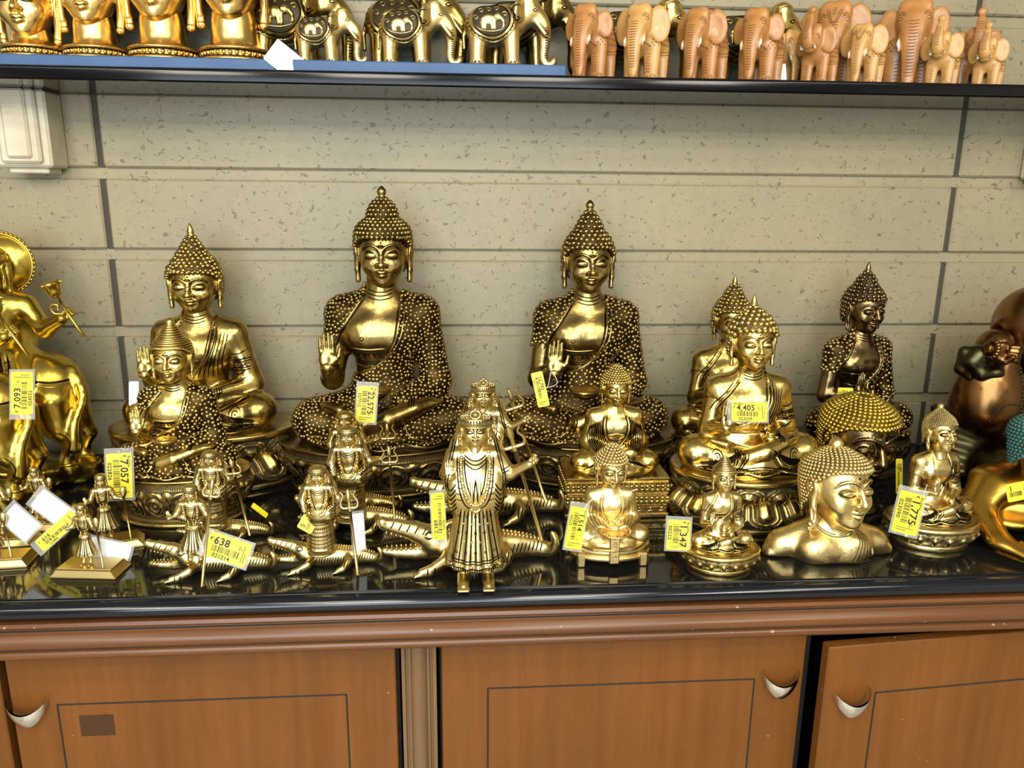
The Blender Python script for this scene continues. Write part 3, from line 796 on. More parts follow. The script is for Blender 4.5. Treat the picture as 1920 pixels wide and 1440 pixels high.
def petal(A, v, n, up=True, ridges=3, off=0.0):
    """nested-arch lotus petals in the band v in 0..1 -> (height, patina); zero outside"""
    x = ((A/(2*np.pi)*n+off) % 1.0-.5)*2                       # -1..1 within one petal
    y = np.clip(v if up else 1-v, 0, 1)
    rad = np.sqrt(x*x+np.clip(y-.45, 0, 1)**2/(.50**2))        # arch: round head over straight sides
    body = np.clip(1-rad/.42, 0, 1); ring = np.cos((rad-.42)/.56*ridges*2*np.pi)
    h = np.where(rad < .42, .70+.7*np.sqrt(body), np.where(rad < 1.0, .25+.30*ring, 0))
    pt = np.where(rad < .38, 0, np.where(rad < .46, .9, np.where(rad < 1.0, np.clip(.45-ring*1.2, 0, 1), 1.0)))
    return h, pt
def band(Z, z0, z1): return (Z-z0)/(z1-z0), (Z > z0) & (Z < z1)
# ---------------------------------------------------------------- seated Buddha
def buddha_body(kw=1.28, sw=.74, ch=.74, wa=.54, sh=2.36, arm='abhaya', foot=True, h=.03, lap=True, skirt=1.0, el=.96):
    """returns (skin field, cloth-covered field, wrist data); seat at z=0, facing -y"""
    S = Sdf((-kw-.55, -1.55, -.08), (kw+.55, 1.0, sh+.95), h)
    # trunk
    S.ell((0, .10, .50), (.80, .58, .55), .1)
    S.ell((0, .03, 1.15), (wa, .42, .70), .3)
    S.ell((0, .0, sh-.38), (ch, .47, .62), .35)
    for s in (-1, 1):
        S.ell((s*.34, -.26, sh-.42), (.36, .22, .30), .25)
        S.cone((s*.15, .06, sh+.20), (s*sw, .06, sh-.02), .22, .29, .25)
    S.cone((0, .05, sh+.1), (0, .0, sh+.85), .29, .27, .2)
    # legs
    for s in (-1, 1):
        S.cone((s*.42, .12, .42), (s*kw, -.30, .38), .44, .36, .2)
        S.cone((s*kw, -.36, .33), (-s*.05, -.86, .28), .33, .22, .12)
        S.ell((s*kw, -.34, .36), (.40, .42, .36), .1)
    S.ell((0, -.75, .14), (.9, .45, .2), .2)
    W = {}
    # left arm (viewer's right): elbow out, forearm to the lap
    q = sh/2.36; e = (el+.06, -.02, 1.02*q)
    S.cone((sw+.02, .06, sh-.08), e, .28, .235, .12); w = (.36, -.70, .80)
    S.cone(e, w, .23, .14, .12); W['left'] = w
    # right arm
    if arm == 'abhaya':       # hand raised beside the chest
        e = (-el, -.18, 1.12*q); S.cone((-sw-.02, .06, sh-.08), e, .27, .21, .12)
        w = (-el+.0, -.62, 1.42*q); S.cone(e, w, .20, .145, .1)
    elif arm == 'front':      # hand raised in front of the right breast
        e = (-el-.02, -.06, 1.10*q); S.cone((-sw-.02, .06, sh-.08), e, .28, .22, .12)
        w = (-.74, -.68, 1.32*q); S.cone(e, w, .21, .145, .1)
    elif arm == 'mid':        # hand raised before the belly
        e = (-el-.04, .0, 1.08*q); S.cone((-sw-.02, .06, sh-.08), e, .28, .23, .12)
        w = (-.45, -.72, 1.20*q); S.cone(e, w, .22, .14, .1)
    else:                     # both hands rest in the lap
        e = (-el-.06, -.02, 1.02*q); S.cone((-sw-.02, .06, sh-.08), e, .28, .235, .12)
        w = (-.36, -.70, .80); S.cone(e, w, .23, .14, .12)
    W['right'] = w; W['elbow_r'] = e
    C = S.copy()
    if skirt: # cloth spread in front of the shins
        X, Y, Z = C.grid()
        q = np.sqrt((X/((kw+.18)*skirt))**2+((Y+.45)/.88)**2); wob = .03*np.cos(X*7.0)
        d = np.maximum((q-1-wob)*.75, np.abs(Z-.045)-.05).astype(np.float32)
        m = np.maximum(.08-np.abs(C.d-d), 0)/.08; C.d = np.minimum(C.d, d)-m*m*.02
    if foot:
        S.tube([(-.25, -.98, .40), (.15, -1.0, .54), (.62, -.84, .70), (.92, -.66, .76)], [.22, .22, .165, .125], .08)
        for k, (dx, dy) in enumerate(((0, -.09), (.05, -.03), (.07, .03), (.06, .09))): S.cone((.92+dx*.3, -.66+dy, .76), (1.06+dx, -.60+dy, .78), .06, .045, .03)
        S.cone((-.75, -.78, .66), (-1.05, -.62, .72), .12, .09, .08)
    return S, C, W
def robe_from(C, t, style='open', sh=2.36):
    """cloth: the clothed field inflated by t inside the draped region"""
    X, Y, Z = C.grid()
    zz = (Z*2.36/sh).ravel(); zi = lambda xs, ys: np.interp(zz, xs, ys).astype(np.float32)[None, None, :]
    xl = zi([.9, 1.12, 1.25, 1.5, 1.85, 2.2, 2.65, 3.2], [-.9, -.75, -.42, .02, .25, .33, .37, .40])
    chest = np.maximum(xl-X, .9-Z)                       # left of the diagonal hem
    legs = Z-.80+0*X
    belly = Z*2.36/sh-1.08
    arm_r = np.maximum(X+zi([1.6, 2.0, 2.4, 2.7], [.95, .78, .50, .30]), 1.62*sh/2.36-Z)
    if style == 'open': g = np.minimum(np.minimum(np.minimum(chest, belly+0*X), legs), arm_r)
    elif style == 'both':                                 # both shoulders covered, open V chest
        v = np.abs(X)-zi([.7, 1.1, 1.5, 2.1, 2.7], [-.2, .10, .34, .42, .32])
        g = np.minimum(-v, np.minimum(legs, Z-1.0))
    else:                                                 # right shoulder bare
        g = np.minimum(np.minimum(chest, belly+0*X), legs)
    # hands and forearm of the raised arm stay bare
    R_ = C.copy(); R_.d = np.maximum(C.d-t, g.astype(np.float32)); return R_

def merged(A, B):
    F = A.copy(); F.d = np.minimum(A.d, B.d); return F

def lotus_single(name, r, sx, sy, ht, n=16):
    """drum with ribbed rim and rosette medallions (tall oval bowl on a foot)"""
    prof = [(.86*r, 0), (.90*r, .03*ht), (.88*r, .08*ht), (.80*r, .12*ht), (.80*r, .18*ht), (.92*r, .42*ht), (1.0*r, .66*ht), (.99*r, .78*ht), (.97*r, .80*ht), (.965*r, .94*ht), (1.0*r, .955*ht), (1.0*r, .985*ht), (.98*r, ht), (.80*r, ht), (.5*r, ht)]
    def fn(A, T, Z):
        h = np.zeros_like(A); p = np.zeros_like(A)+.25
        v, m = band(Z, .80*ht, .94*ht); rib = np.cos(A*n*12); m &= T < .75
        h = np.where(m, .010*r*rib, h); p = np.where(m, np.clip(.25-rib*.8, 0, 1), p)
        v, m = band(Z, .24*ht, .79*ht)
        x = ((A/(2*np.pi)*n) % 1-.5)*2; y = (v-.46)*2
        rad = np.sqrt((x*1.02)**2+(y*.92)**2)
        ring = np.cos(rad*4.6*np.pi)
        hh = np.where(rad < .98, .028*r*(1-rad*.5)+.020*r*ring, 0); pp = np.where(rad < .98, np.clip(.30-ring*.8, 0, 1), .95)
        lobes = .012*r*np.cos(np.arctan2(y, x)*7)*np.clip(1-abs(rad-.62)/.25, 0, 1); hh = hh+lobes
        bx = ((A/(2*np.pi)*n+.5) % 1-.5)*2; bd = np.sqrt((bx*2.8)**2+((v-.86)*5.2)**2)
        hh = np.where(bd < 1, .04*r*np.sqrt(np.clip(1-bd, 0, 1)), hh); pp = np.where(bd < .8, .05, pp)
        h = np.where(m, hh, h); p = np.where(m, pp, p)
        p = np.where(Z > .945*ht, 0.05, p); p = np.where(Z < .1*ht, .1, p); p = np.where((Z >= .1*ht) & (Z < .24*ht), .7, p)
        return h, p
    return relief_lathe(prof, 384, sx, sy, fn, 76, name)
def lotus_double(name, r, sx, sy, ht, n=14, plain_foot=True, rings=2):
    """double lotus throne: petals up above, petals down below, plain plinth"""
    prof = [(1.02*r, 0), (1.04*r, .04*ht), (1.03*r, .10*ht), (.98*r, .13*ht), (1.05*r, .16*ht), (1.06*r, .30*ht), (.97*r, .48*ht), (.88*r, .55*ht), (.93*r, .66*ht), (.99*r, .78*ht), (.99*r, .87*ht), (1.03*r, .90*ht), (1.04*r, .95*ht), (1.0*r, ht), (.75*r, ht)]
    def fn(A, T, Z):
        h = np.zeros_like(A); p = np.zeros_like(A)+.03
        v, m = band(Z, .145*ht, .54*ht); a, b = petal(A, v, n, False, rings); h = np.where(m, a*.075*r, h); p = np.where(m, b, p)
        v, m = band(Z, .55*ht, .885*ht); m &= T < .86; a, b = petal(A, v, n, True, rings, .5); h = np.where(m, a*.068*r, h); p = np.where(m, b, p)
        p = np.where((Z > .09*ht) & (Z < .14*ht), .8, p)
        return h, p
    return relief_lathe(prof, 420, sx, sy, fn, 84, name)
def lotus_small(name, r, sx, sy, ht, n=20):
    prof = [(.82*r, 0), (.84*r, .08*ht), (.83*r, .2*ht), (.76*r, .24*ht), (.75*r, .34*ht), (.86*r, .42*ht), (.98*r, .60*ht), (1.0*r, .78*ht), (1.02*r, .80*ht), (1.04*r, .88*ht), (1.0*r, .96*ht), (.9*r, ht), (.6*r, ht)]
    def fn(A, T, Z):
        h = np.zeros_like(A); p = np.zeros_like(A)+.02
        v, m = band(Z, .40*ht, .79*ht); m &= T < .8; a, b = petal(A, v, n, True, 2); h = np.where(m, a*.07*r, h); p = np.where(m, b*.9, p)
        p = np.where((Z > .2*ht) & (Z < .40*ht), .5, p); return h, p
    return relief_lathe(prof, 240, sx, sy, fn, 60, name)

def drape_lines(mb, mr, F, style, sh, kw, arm):
    """engraved folds (mb, dark) and raised hems (mr)"""
    k = sh/2.36
    hem = [(.38, 2.66*k), (.34, 2.2*k), (.26, 1.85*k), (.03, 1.5*k), (-.38, 1.26*k), (-.66, 1.17*k)]
    if style in ('open', 'left'):
        for o, r, dark in ((0, .026, False), (.05, .014, True), (-.045, .013, True), (.14, .013, True), (.11, .02, False)):
            stroke(mb if dark else mr, F, [(x+o*.9, z+o*.55) for x, z in hem], r)
        # inner vest: belt with scrolls over the belly
        for z in (1.72, 1.68, 1.50, 1.46): stroke(mb, F, [(-.54, z*k), (-.25, (z-.03)*k), (.17-(1.75-z)*.55, (z-.01)*k)], .013)
        for x in np.linspace(-.48, .02, 6): stroke(mb, F, [(x+.05*np.cos(a), 1.59*k+.045*np.sin(a)) for a in np.linspace(0, 5, 7)], .011, n=3)
        stroke(mr, F, [(-.58, 1.74*k), (-.25, 1.71*k), (.10, 1.73*k)], .022)
        stroke(mr, F, [(-.52, 1.42*k), (-.3, 1.36*k), (-.14, 1.40*k)], .02)
        beads(mr, on_surface(F, [(-.34, 1.92*k), (-.33, 1.92*k)], n=1)[:1], .045)
    if style == 'open':
        for o, r, dark in ((0, .024, False), (.045, .013, True), (-.12, .013, True)):
            stroke(mb if dark else mr, F, [(-.32+o, 2.66*k), (-.50+o, 2.40*k), (-.76+o, 2.02*k), (-.93+o, 1.66*k)], r)
    if style in ('open', 'left'):      # scrolls and hatching along the diagonal border
        hp = smooth_path(np.array(hem), 8)
        for i in range(2, len(hp)-3, 2):
            x, z = hp[i]; stroke(mb, F, [(x+.085+.030*np.cos(a), z+.05+.030*np.sin(a)) for a in np.linspace(0, 4.8, 6)], .009, n=2)
        for i in range(0, len(hp)-1):
            x, z = hp[i]; stroke(mb, F, [(x-.045, z-.025), (x-.015, z-.008)], .008, n=2)
    # neck rings
    for z in (sh+.27, sh+.34, sh+.41): stroke(mb, F, [(-.26, z+.05), (-.14, z), (0, z-.02), (.14, z), (.26, z+.05)], .011)
    # armlet on the left arm
    for z in (1.72, 1.66, 1.50, 1.44): stroke(mb, F, [(.66, z*k-.06), (.85, z*k-.02), (1.05, z*k), (1.2, z*k+.03)], .013)
    for x in np.linspace(.76, 1.10, 5): stroke(mb, F, [(x+.045*np.cos(a), 1.575*k+.045*np.sin(a)) for a in np.linspace(0, 5, 7)], .010, n=3)
    # lap folds and border bands curving below the knees
    for s in (-1, 1):
        for j, o in enumerate((0, .06, .16, .22)):
            stroke(mb, F, [(s*(.30+o), .62), (s*(.34+o), .40), (s*(.46+o), .20), (s*(.78+o*1.2), .09)], .013)
        stroke(mr, F, [(s*.42, .62), (s*.46, .40), (s*.58, .22), (s*.90, .11)], .02)
    hz = [(-kw*1.02, .06), (-kw*.7, .02), (-kw*.35, .09), (0, .015), (kw*.35, .09), (kw*.7, .02), (kw*1.02, .06)]
    hq = smooth_path(hz, 10)
    for i in range(1, len(hq)-1):      # zigzag border of the spread cloth
        x, z = hq[i]; stroke(mb, F, [(x, z+.055), (x+.025, z+.085), (x+.05, z+.055)], .009, n=2)
    stroke(mb, F, [(x, z+.10) for x, z in hz], .010)
    for s in (-1, 1):                  # cuffs
        for o in (0, .05, .09): stroke(mb, F, [(s*(.50+o), .98), (s*(.53+o), .88), (s*(.52+o), .76)], .012)
    stroke(mb, F, hz, .014); stroke(mr, F, [(x, z+.045) for x, z in hz], .018)

def plain_folds(mb, F, sh, kw, seed=1):
    """long engraved folds for smooth robes"""
    k = sh/2.36
    for o in np.linspace(0, .42, 6):
        stroke(mb, F, [(.36+o*.9, 2.52*k-o*.1), (.34+o*.8, 2.1*k), (.16+o*1.0, 1.6*k), (.0+o*1.3, 1.2*k)], .012)
    for o in np.linspace(0, .5, 5):
        stroke(mb, F, [(1.08, 1.95*k-o*1.2), (.92, 1.85*k-o*1.25), (.74, 1.86*k-o*1.3)], .013)
    for s in (-1, 1):
        for o in np.linspace(0, .6, 6):
            stroke(mb, F, [(s*(.20+o*.3), .70-o*.3), (s*(.55+o*.3), .46-o*.36), (s*(.95+o*.3), .30-o*.30), (s*(kw+.1), .22-o*.2)], .013)
        for q in (0, .07, .14):
            stroke(mb, F, [(s*(kw-.38+q*.9*np.cos(a)), .38+q*1.2*np.sin(a)) for a in np.linspace(0, 6.28, 9)] if q else [(s*(kw-.40), .36), (s*(kw-.36), .40)], .012)
    for z in (.10, .15, .2): stroke(mb, F, [(-kw*.95, z), (-kw*.5, z-.05), (0, z+.03), (kw*.5, z-.05), (kw*.95, z)], .011)

def robe_beads(v, Rb, S, sp):
    """knobbly cloth: a cast bead about every sp units over the outside of the robe"""
    rng = np.random.default_rng(3); n = Rb.normal(v)
    ok = (n[:, 1] < .45) & (S.sample(v) > .012) & (v[:, 2] > .12); v = v[ok]; n = n[ok]
    o = rng.permutation(len(v)); cells = {}; keep = []
    for i in o:
        p = v[i]; k = tuple((p/sp).astype(int)); hit = False
        for a in (-1, 0, 1):
            for b in (-1, 0, 1):
                for c in (-1, 0, 1):
                    for q in cells.get((k[0]+a, k[1]+b, k[2]+c), ()):
                        if ((v[q]-p)**2).sum() < sp*sp: hit = True; break
                    if hit: break
                if hit: break
            if hit: break
        if not hit: cells.setdefault(k, []).append(i); keep.append(i)
    P = v[keep]-n[keep]*sp*.26; iv, jf = ico_vf(1); r = sp*.62*rng.uniform(.85, 1.12, len(P))
    V_ = (P[:, None]+iv[None]*r[:, None, None]).reshape(-1, 3); F_ = (jf[None]+(np.arange(len(P))*len(iv))[:, None, None]).reshape(-1, 3)
    return np_mesh('robe_beads', V_, F_)

def buddha(name, label, loc, u, rz=0.0, *, mats, arm='abhaya', style='open', hair='cone', hair_kw={}, face='calm', head_s=.47, head_rot=(.02, 0, 0), head_dx=0.0, sx_head=1.0,
           base=None, base_kw={}, base_mat=None, folds=False, bowl='bowl', hand_s=.36, hand_rot=(0, 0, 0), group=None, body_kw={}, top=None, base_dx=0.0, beads_sp=None, robe_t=.035, hand_kind='open', seat=True, foot=True, hair_mat=None, scalp_mat=None):
    """u: metres per modelling unit; the Empty stands at the foot of the pedestal"""
    bk = dict(kw=1.28, sh=2.36); bk.update(body_kw)
    if top:   # figure height decides how tall the trunk is
        ht_ = base[4] if base else 0.0; fin = {'bud': .48, 'point': .55, 'rod': .46, 'knob': .35, None: 0}[hair_kw.get('finial', 'bud')]
        bk['sh'] = top/u-ht_-.55-head_s*(1.05+HAIR_PROF[hair][-1][1]+fin)
    root = empty(name, loc, rz, u); tag(root, label, 'statue', group); LINE[0] = min(max(1.15, .115/u), 1.9)
    bh = 0.0
    if base:
        fn, r, sx, sy, ht = base[:5]; me = fn('pedestal', r, sx, sy, ht, **base_kw)
        obj('pedestal', me, base_mat or mats['base'], root, (base_dx, -.18, 0)); bh = ht
    bk.setdefault('h', .035 if u > .09 else (.040 if u > .06 else .044))
    head_meshes(face); LINE[0] = min(max(1.15, .115/u), 1.9)
    S, C, W = buddha_body(arm=arm, foot=foot, **bk)
    if arm != 'lap': # keep the bare raised forearm out of the cloth
        cut = C.copy(); e = V(*W['elbow_r']); w = V(*W['right'])
        cut.d = np.full_like(cut.d, 9); cut.cone(e+V(0, .0, .12), w, .34, .26, .02); cut.cone(e, e+V(.1, .02, .55), .32, .30, .05)
        Rb = robe_from(C, robe_t, style, bk['sh']); Rb.d = np.maximum(Rb.d, -cut.d)
    else: Rb = robe_from(C, robe_t, style, bk['sh'])
    F = merged(S, Rb)
    obj('body', S.mesh('body'), mats['skin'], root, (0, 0, bh))
    rv, rf = Rb.vf(1); rme = np_mesh('robe', rv, rf); obj('robe', rme, M['robe_under'] if beads_sp else mats['robe'], root, (0, 0, bh))
    if beads_sp:
        bo = obj('robe_beads', robe_beads(rv, Rb, S, beads_sp), mats['robe'], root, (0, 0, bh)); bo['kind'] = 'stuff'
    mb, mr = MB(), MB()
    drape_lines(mb, mr, F, style, bk['sh'], bk['kw'], arm)
    if folds: plain_folds(mb, F, bk['sh'], bk['kw'])
    obj('fold_lines', mb.mesh('fold_lines'), M['line'], root, (0, 0, bh))
    obj('robe_hem', mr.mesh('robe_hem'), mats['skin'], root, (0, 0, bh))
    add_head(root, mats, face, hair, (head_dx, -.04, bh+bk['sh']+.55+head_s*1.05), head_s, head_rot, hair_kw, hair_mat, scalp_mat, sx_head)
    # hands
    hm = hand_mesh(hand_kind)
    w = W['right']
    if arm == 'lap':
        obj('hand', hand_mesh('flat'), mats['skin'], root, (w[0], w[1], w[2]+bh), (math.radians(-100), math.radians(12), math.radians(75)), hand_s)
    else:
        r0 = {'abhaya': (-.10, -.02, .0), 'front': (-.1, .06, .1), 'mid': (-.1, .1, .2)}[arm]
        obj('hand', hm, mats['skin'], root, (w[0], w[1]-.02, w[2]+bh), tuple(a+b for a, b in zip(r0, hand_rot)), hand_s)
    w = W['left']
    obj('hand', hand_mesh('flat'), mats['skin'], root, (w[0], w[1], w[2]+bh), (math.radians(-96), math.radians(-8), math.radians(-80)), (-hand_s, hand_s, hand_s))
    if bowl == 'bowl':
        obj('alms_bowl', np_mesh('alms_bowl', *lathe_vf([(.12, 0), (.2, .03), (.30, .12), (.31, .2), (.28, .2), (.24, .14), (.02, .1)], 28)), mats['skin'], root, (-.12, -.78, bh+.88))
    elif bowl == 'vase':
        obj('vase', np_mesh('vase', *lathe_vf([(.22, 0), (.24, .03), (.12, .07), (.2, .14), (.22, .2), (.17, .27), (.24, .30), (.10, .36), (.06, .5), (.03, .56)], 24)), mats['skin'], root, (-.08, -.80, bh+.86))
    return root
# ---------------------------------------------------------------- robed Buddhas with both shoulders covered
def sleeve_lines(mb, mr, F, sh, kw, dense=8, r=.011):
    k = sh/2.36
    for s in (-1, 1):
        for o in np.linspace(0, 1, dense):
            stroke(mb, F, [(s*(.50+.42*o), (2.42-.30*o)*k), (s*(.56+.50*o), (1.95-.30*o)*k), (s*(.50+.50*o), (1.45-.25*o)*k), (s*(.30+.40*o), 1.05*k-.12*o)], r)
        for o in (.0, .07, .14):
            stroke(mb if o != .07 else mr, F, [(s*(.30+o), 2.62*k), (s*(.40+o), 2.1*k), (s*(.34+o), 1.6*k), (s*(.16+o*.8), 1.2*k), (s*(.03+o*.5), 1.02*k)], r if o != .07 else .022)
        for o in np.linspace(0, 1, 7):
            stroke(mb, F, [(s*(.20+.5*o), .64-.1*o), (s*(.50+.55*o), .48-.16*o), (s*(.95+.35*o), .40-.22*o)], r)
    for o in np.linspace(0, 1, 5):
        stroke(mb, F, [(-.34*(1-o*.3), 1.5*k-o*.42), (0, 1.34*k-o*.40), (.34*(1-o*.3), 1.5*k-o*.42)], r*.9)
    stroke(mr, F, [(-.38, 1.62*k), (-.15, 1.66*k), (0, 1.70*k), (.15, 1.66*k), (.38, 1.62*k)], .02)
    for z in (.12, .06): stroke(mb, F, [(-kw, z), (-kw*.5, z-.03), (0, z), (kw*.5, z-.03), (kw, z)], r)

def robed_buddha(label, loc, u, mats, top, seat, hair_kw, head_s, face='calm', dense=9, rz=0.0, kw=1.28, head_rot=(.05, 0, 0)):
    root = empty('seated_buddha', loc, rz, u); tag(root, label, 'statue'); LINE[0] = min(max(1.15, .125/u), 2.4)
    hd = HAIR_PROF['dome'][-1][1]; shh = top/u-seat-.50-head_s*(1.05+hd)
    S, C, W = buddha_body(arm='lap', foot=False, h=.038, kw=kw, sh=shh, sw=.78, ch=.78, wa=.66, el=1.0)
    for s in (-1, 1):   # wide sleeves falling into the lap
        C.cone((s*1.02, -.02, 1.02), (s*.55, -.62, .78), .30, .26, .12); C.ell((s*.62, -.45, .62), (.42, .36, .22), .15)
    Rb = robe_from(C, .03, 'both', shh); F = merged(S, Rb)
    obj('body', S.mesh('body'), mats['skin'], root, (0, 0, seat)); obj('robe', Rb.mesh('robe'), mats['robe'], root, (0, 0, seat))
    mb, mr = MB(), MB(); sleeve_lines(mb, mr, F, shh, kw, dense)
    obj('fold_lines', mb.mesh('fold_lines'), mats.get('line', M['line']), root, (0, 0, seat)); obj('robe_hem', mr.mesh('robe_hem'), mats['skin'], root, (0, 0, seat))
    add_head(root, mats, face, 'dome', (0, -.06, seat+shh+.50+head_s*1.05), head_s, head_rot, hair_kw)
    for s in (-1, 1):
        obj('hand', hand_mesh('flat'), mats['skin'], root, (s*.36, -.74, .74+seat), (math.radians(-98), 0, math.radians(-s*82)), (-s*.34, .34, .34))
    return root, F, seat

def square_pedestal(root, mats, w, d, ht):
    """stepped block with beaded friezes"""
    mb = MB(); w2, d2 = w/2, d/2
    for z0, z1, k in ((0, .12, 1.0), (.12, .30, .97), (.30, .34, .99), (.34, .58, .955), (.58, .64, .985), (.64, .84, .95), (.84, .90, .98), (.90, 1.0, .99)):
        mb.add(*bevel_box_vf((-w2*k, -d2*k, z0*ht), (w2*k, d2*k, z1*ht), .012*w), pat=.0 if k > .96 else .55)
    p = obj('pedestal', mb.mesh('pedestal', False), mats['base'], root)
    fr = MB(); b = .030*w
    for z, k in ((.41, .965), (.50, .965), (.70, .96), (.79, .96)):
        n = 20; xs = np.linspace(-w2*.95, w2*.95, n)
        beads(fr, np.c_[xs, np.full(n, -d2*k), np.full(n, z*ht)], b*.8, 1)
        ys = np.linspace(-d2*.9, d2*.9, 10)
        for s in (-1, 1): beads(fr, np.c_[np.full(10, s*w2*k), ys, np.full(10, z*ht)], b*.8, 1)
    for x in np.linspace(-w2*.8, w2*.8, 6):   # scroll frieze
        t = np.linspace(0, 4.6, 12); fr.add(*tube_vf(np.c_[x+.05*w*np.cos(t)*(1-t*.1), np.full(12, -d2*.965), .745*ht+.05*ht*np.sin(t)], .008*w, 5))
    for x in np.linspace(-w2*.85, w2*.85, 9):
        fr.add(*bevel_box_vf((x-.03*w, -d2*.985, .16*ht), (x+.03*w, -d2*.9, .20*ht), .004*w)); fr.add(*bevel_box_vf((x-.012*w, -d2*.985, .20*ht), (x+.012*w, -d2*.9, .27*ht), .004*w))
    obj('bead_frieze', fr.mesh('bead_frieze'), mats['base'], root)

# ---------------------------------------------------------------- bust, heads
def bust(label, loc, s, mats, rz, head_dz, yaw, hair, hair_kw, hair_mat=None):
    root = empty('buddha_bust', loc, 0.0, s); tag(root, label, 'bust'); LINE[0] = 1.3
    S = Sdf((-2.6, -1.5, -.1), (2.6, 1.5, 2.6), .05)
    S.ell((0, .10, .25), (1.45, .92, .95), .2)
    for q in (-1, 1):
        S.cone((q*.35, .12, 1.0), (q*1.65, .15, .42), .42, .42, .3); S.cone((q*1.55, .12, .4), (q*2.0, .1, .12), .42, .3, .25)
        S.ell((q*.62, -.52, .42), (.62, .36, .5), .3)
    S.cone((0, .1, .9), (0, .08, 2.2), .62, .52, .25)
    X, Y, Z = S.grid(); S.d = np.maximum(S.d, (.02+.03*np.cos(X*3.0)-Z).astype(np.float32))
    obj('torso', S.mesh('torso'), mats['skin'], root)
    mb, mr = MB(), MB()
    for o in (0, .07): stroke(mb, S, [(-.75, 1.45+o*.5), (-.62, 1.15+o), (-.3, .96+o), (.1, .92+o), (.45, 1.0+o), (.62, 1.3+o)], .018)
    for o in np.linspace(0, .55, 5): stroke(mb, S, [(.55+o*.5, 1.28-o*.35), (.66+o*.6, .9-o*.2), (.52+o*.9, .45), (.40+o*1.1, .06)], .017)
    for o in np.linspace(0, .3, 6): stroke(mb, S, [(.92+o, .62-abs(o-.15)), (.86+o*1.2, .35), (.82+o*1.3, .08)], .017)
    for z, x in zip(np.linspace(.08, .5, 8), np.linspace(1.28, 1.12, 8)): beads(mr, on_surface(S, [(x, z), (x+.01, z)], n=1)[:1], .05)
    obj('robe_folds', mb.mesh('robe_folds'), M['antique_line'], root); obj('robe_edge', mr.mesh('robe_edge'), mats['skin'], root)
    add_head(root, mats, 'soft', hair, (0.12, 0, head_dz), 1.0, (-.16, .05, yaw), hair_kw, hair_mat, hair_mat)
    for q in (-1, 1):
        er = MB()    # ear pendant
        c = V(0.12+q*1.08*math.cos(yaw), q*1.08*math.sin(yaw), head_dz-1.0)
        beads(er, [c+V(0, -.05, .15), c+V(0, -.05, .0), c+V(q*.05, -.05, -.14)], [.10, .13, .08], 2); er.add(*tube_vf([c+V(0, -.05, -.1), c+V(0, -.05, -.36)], [.07, .01], 8)); obj('ear_pendant', er.mesh('ear_pendant'), mats['skin'], root)
    return root
def loose_head(label, loc, s, mats, cz, yaw, hair, hair_kw, hair_mat, name='buddha_head_sculpture', collar=False, group=None, ear_drop=0.0, face='calm', neck_r=.62, rx=.08):
    root = empty(name, loc, 0.0, s); tag(root, label, 'statue', group)
    add_head(root, mats, face, hair, (0, 0, cz), 1.0, (rx, 0, yaw), hair_kw, hair_mat, hair_mat)
    pr = [(neck_r*1.5, 0), (neck_r*1.55, .06), (neck_r*1.5, .12), (neck_r*1.38, .15), (neck_r*1.38, .33), (neck_r*1.5, .36), (neck_r*1.52, .42), (neck_r*1.4, .47), (neck_r*1.02, .62), (neck_r*.92, max(cz-1.0, .75)), (neck_r*.8, max(cz-.5, 1.1))] if collar else \
         [(neck_r*1.35, 0), (neck_r*1.38, .05), (neck_r*1.2, .2), (neck_r*1.0, .45), (neck_r*.9, max(cz-.8, .7))]
    v, f = lathe_vf(smooth_path(pr, 4), 48); v = v+V(0, .12, 0); obj('neck', np_mesh('neck', v, f), mats['skin'], root)
    if collar:
        mb = MB(); n = 34; a = np.arange(n)/n*2*np.pi
        beads(mb, np.c_[np.cos(a)*neck_r*1.40, .12+np.sin(a)*neck_r*1.40, np.full(n, .24)], .088, 1); obj('bead_ring', mb.mesh('bead_ring'), mats['skin'], root)
        dm = MB()
        for z in (.145, .335): dm.add(*tube_vf(np.c_[np.cos(a)*neck_r*1.40, .12+np.sin(a)*neck_r*1.40, np.full(n, z)], .022, 6, True))
        obj('ring_lines', dm.mesh('ring_lines'), M['line'], root)
    if ear_drop:
        for q in (-1, 1):
            mb = MB(); x = q*1.02
            mb.add(*tube_vf(smooth_path([(q*1.0, .1, cz+.35), (q*1.05, .05, cz-.1), (q*1.04, .02, cz-.7), (q*1.0, .0, cz-ear_drop)], 5), .15, 8))
            mb.add(*tube_vf(smooth_path([(q*1.02, -.08, cz+.2), (q*1.06, -.10, cz-.3), (q*1.06, -.09, cz-.8), (q*1.02, -.08, cz-ear_drop)], 5), .055, 6))
            beads(mb, [(x*.98, -.02, cz-ear_drop)], .16, 2)
            obj('long_ear', mb.mesh('long_ear'), mats['skin'], root)
    return root
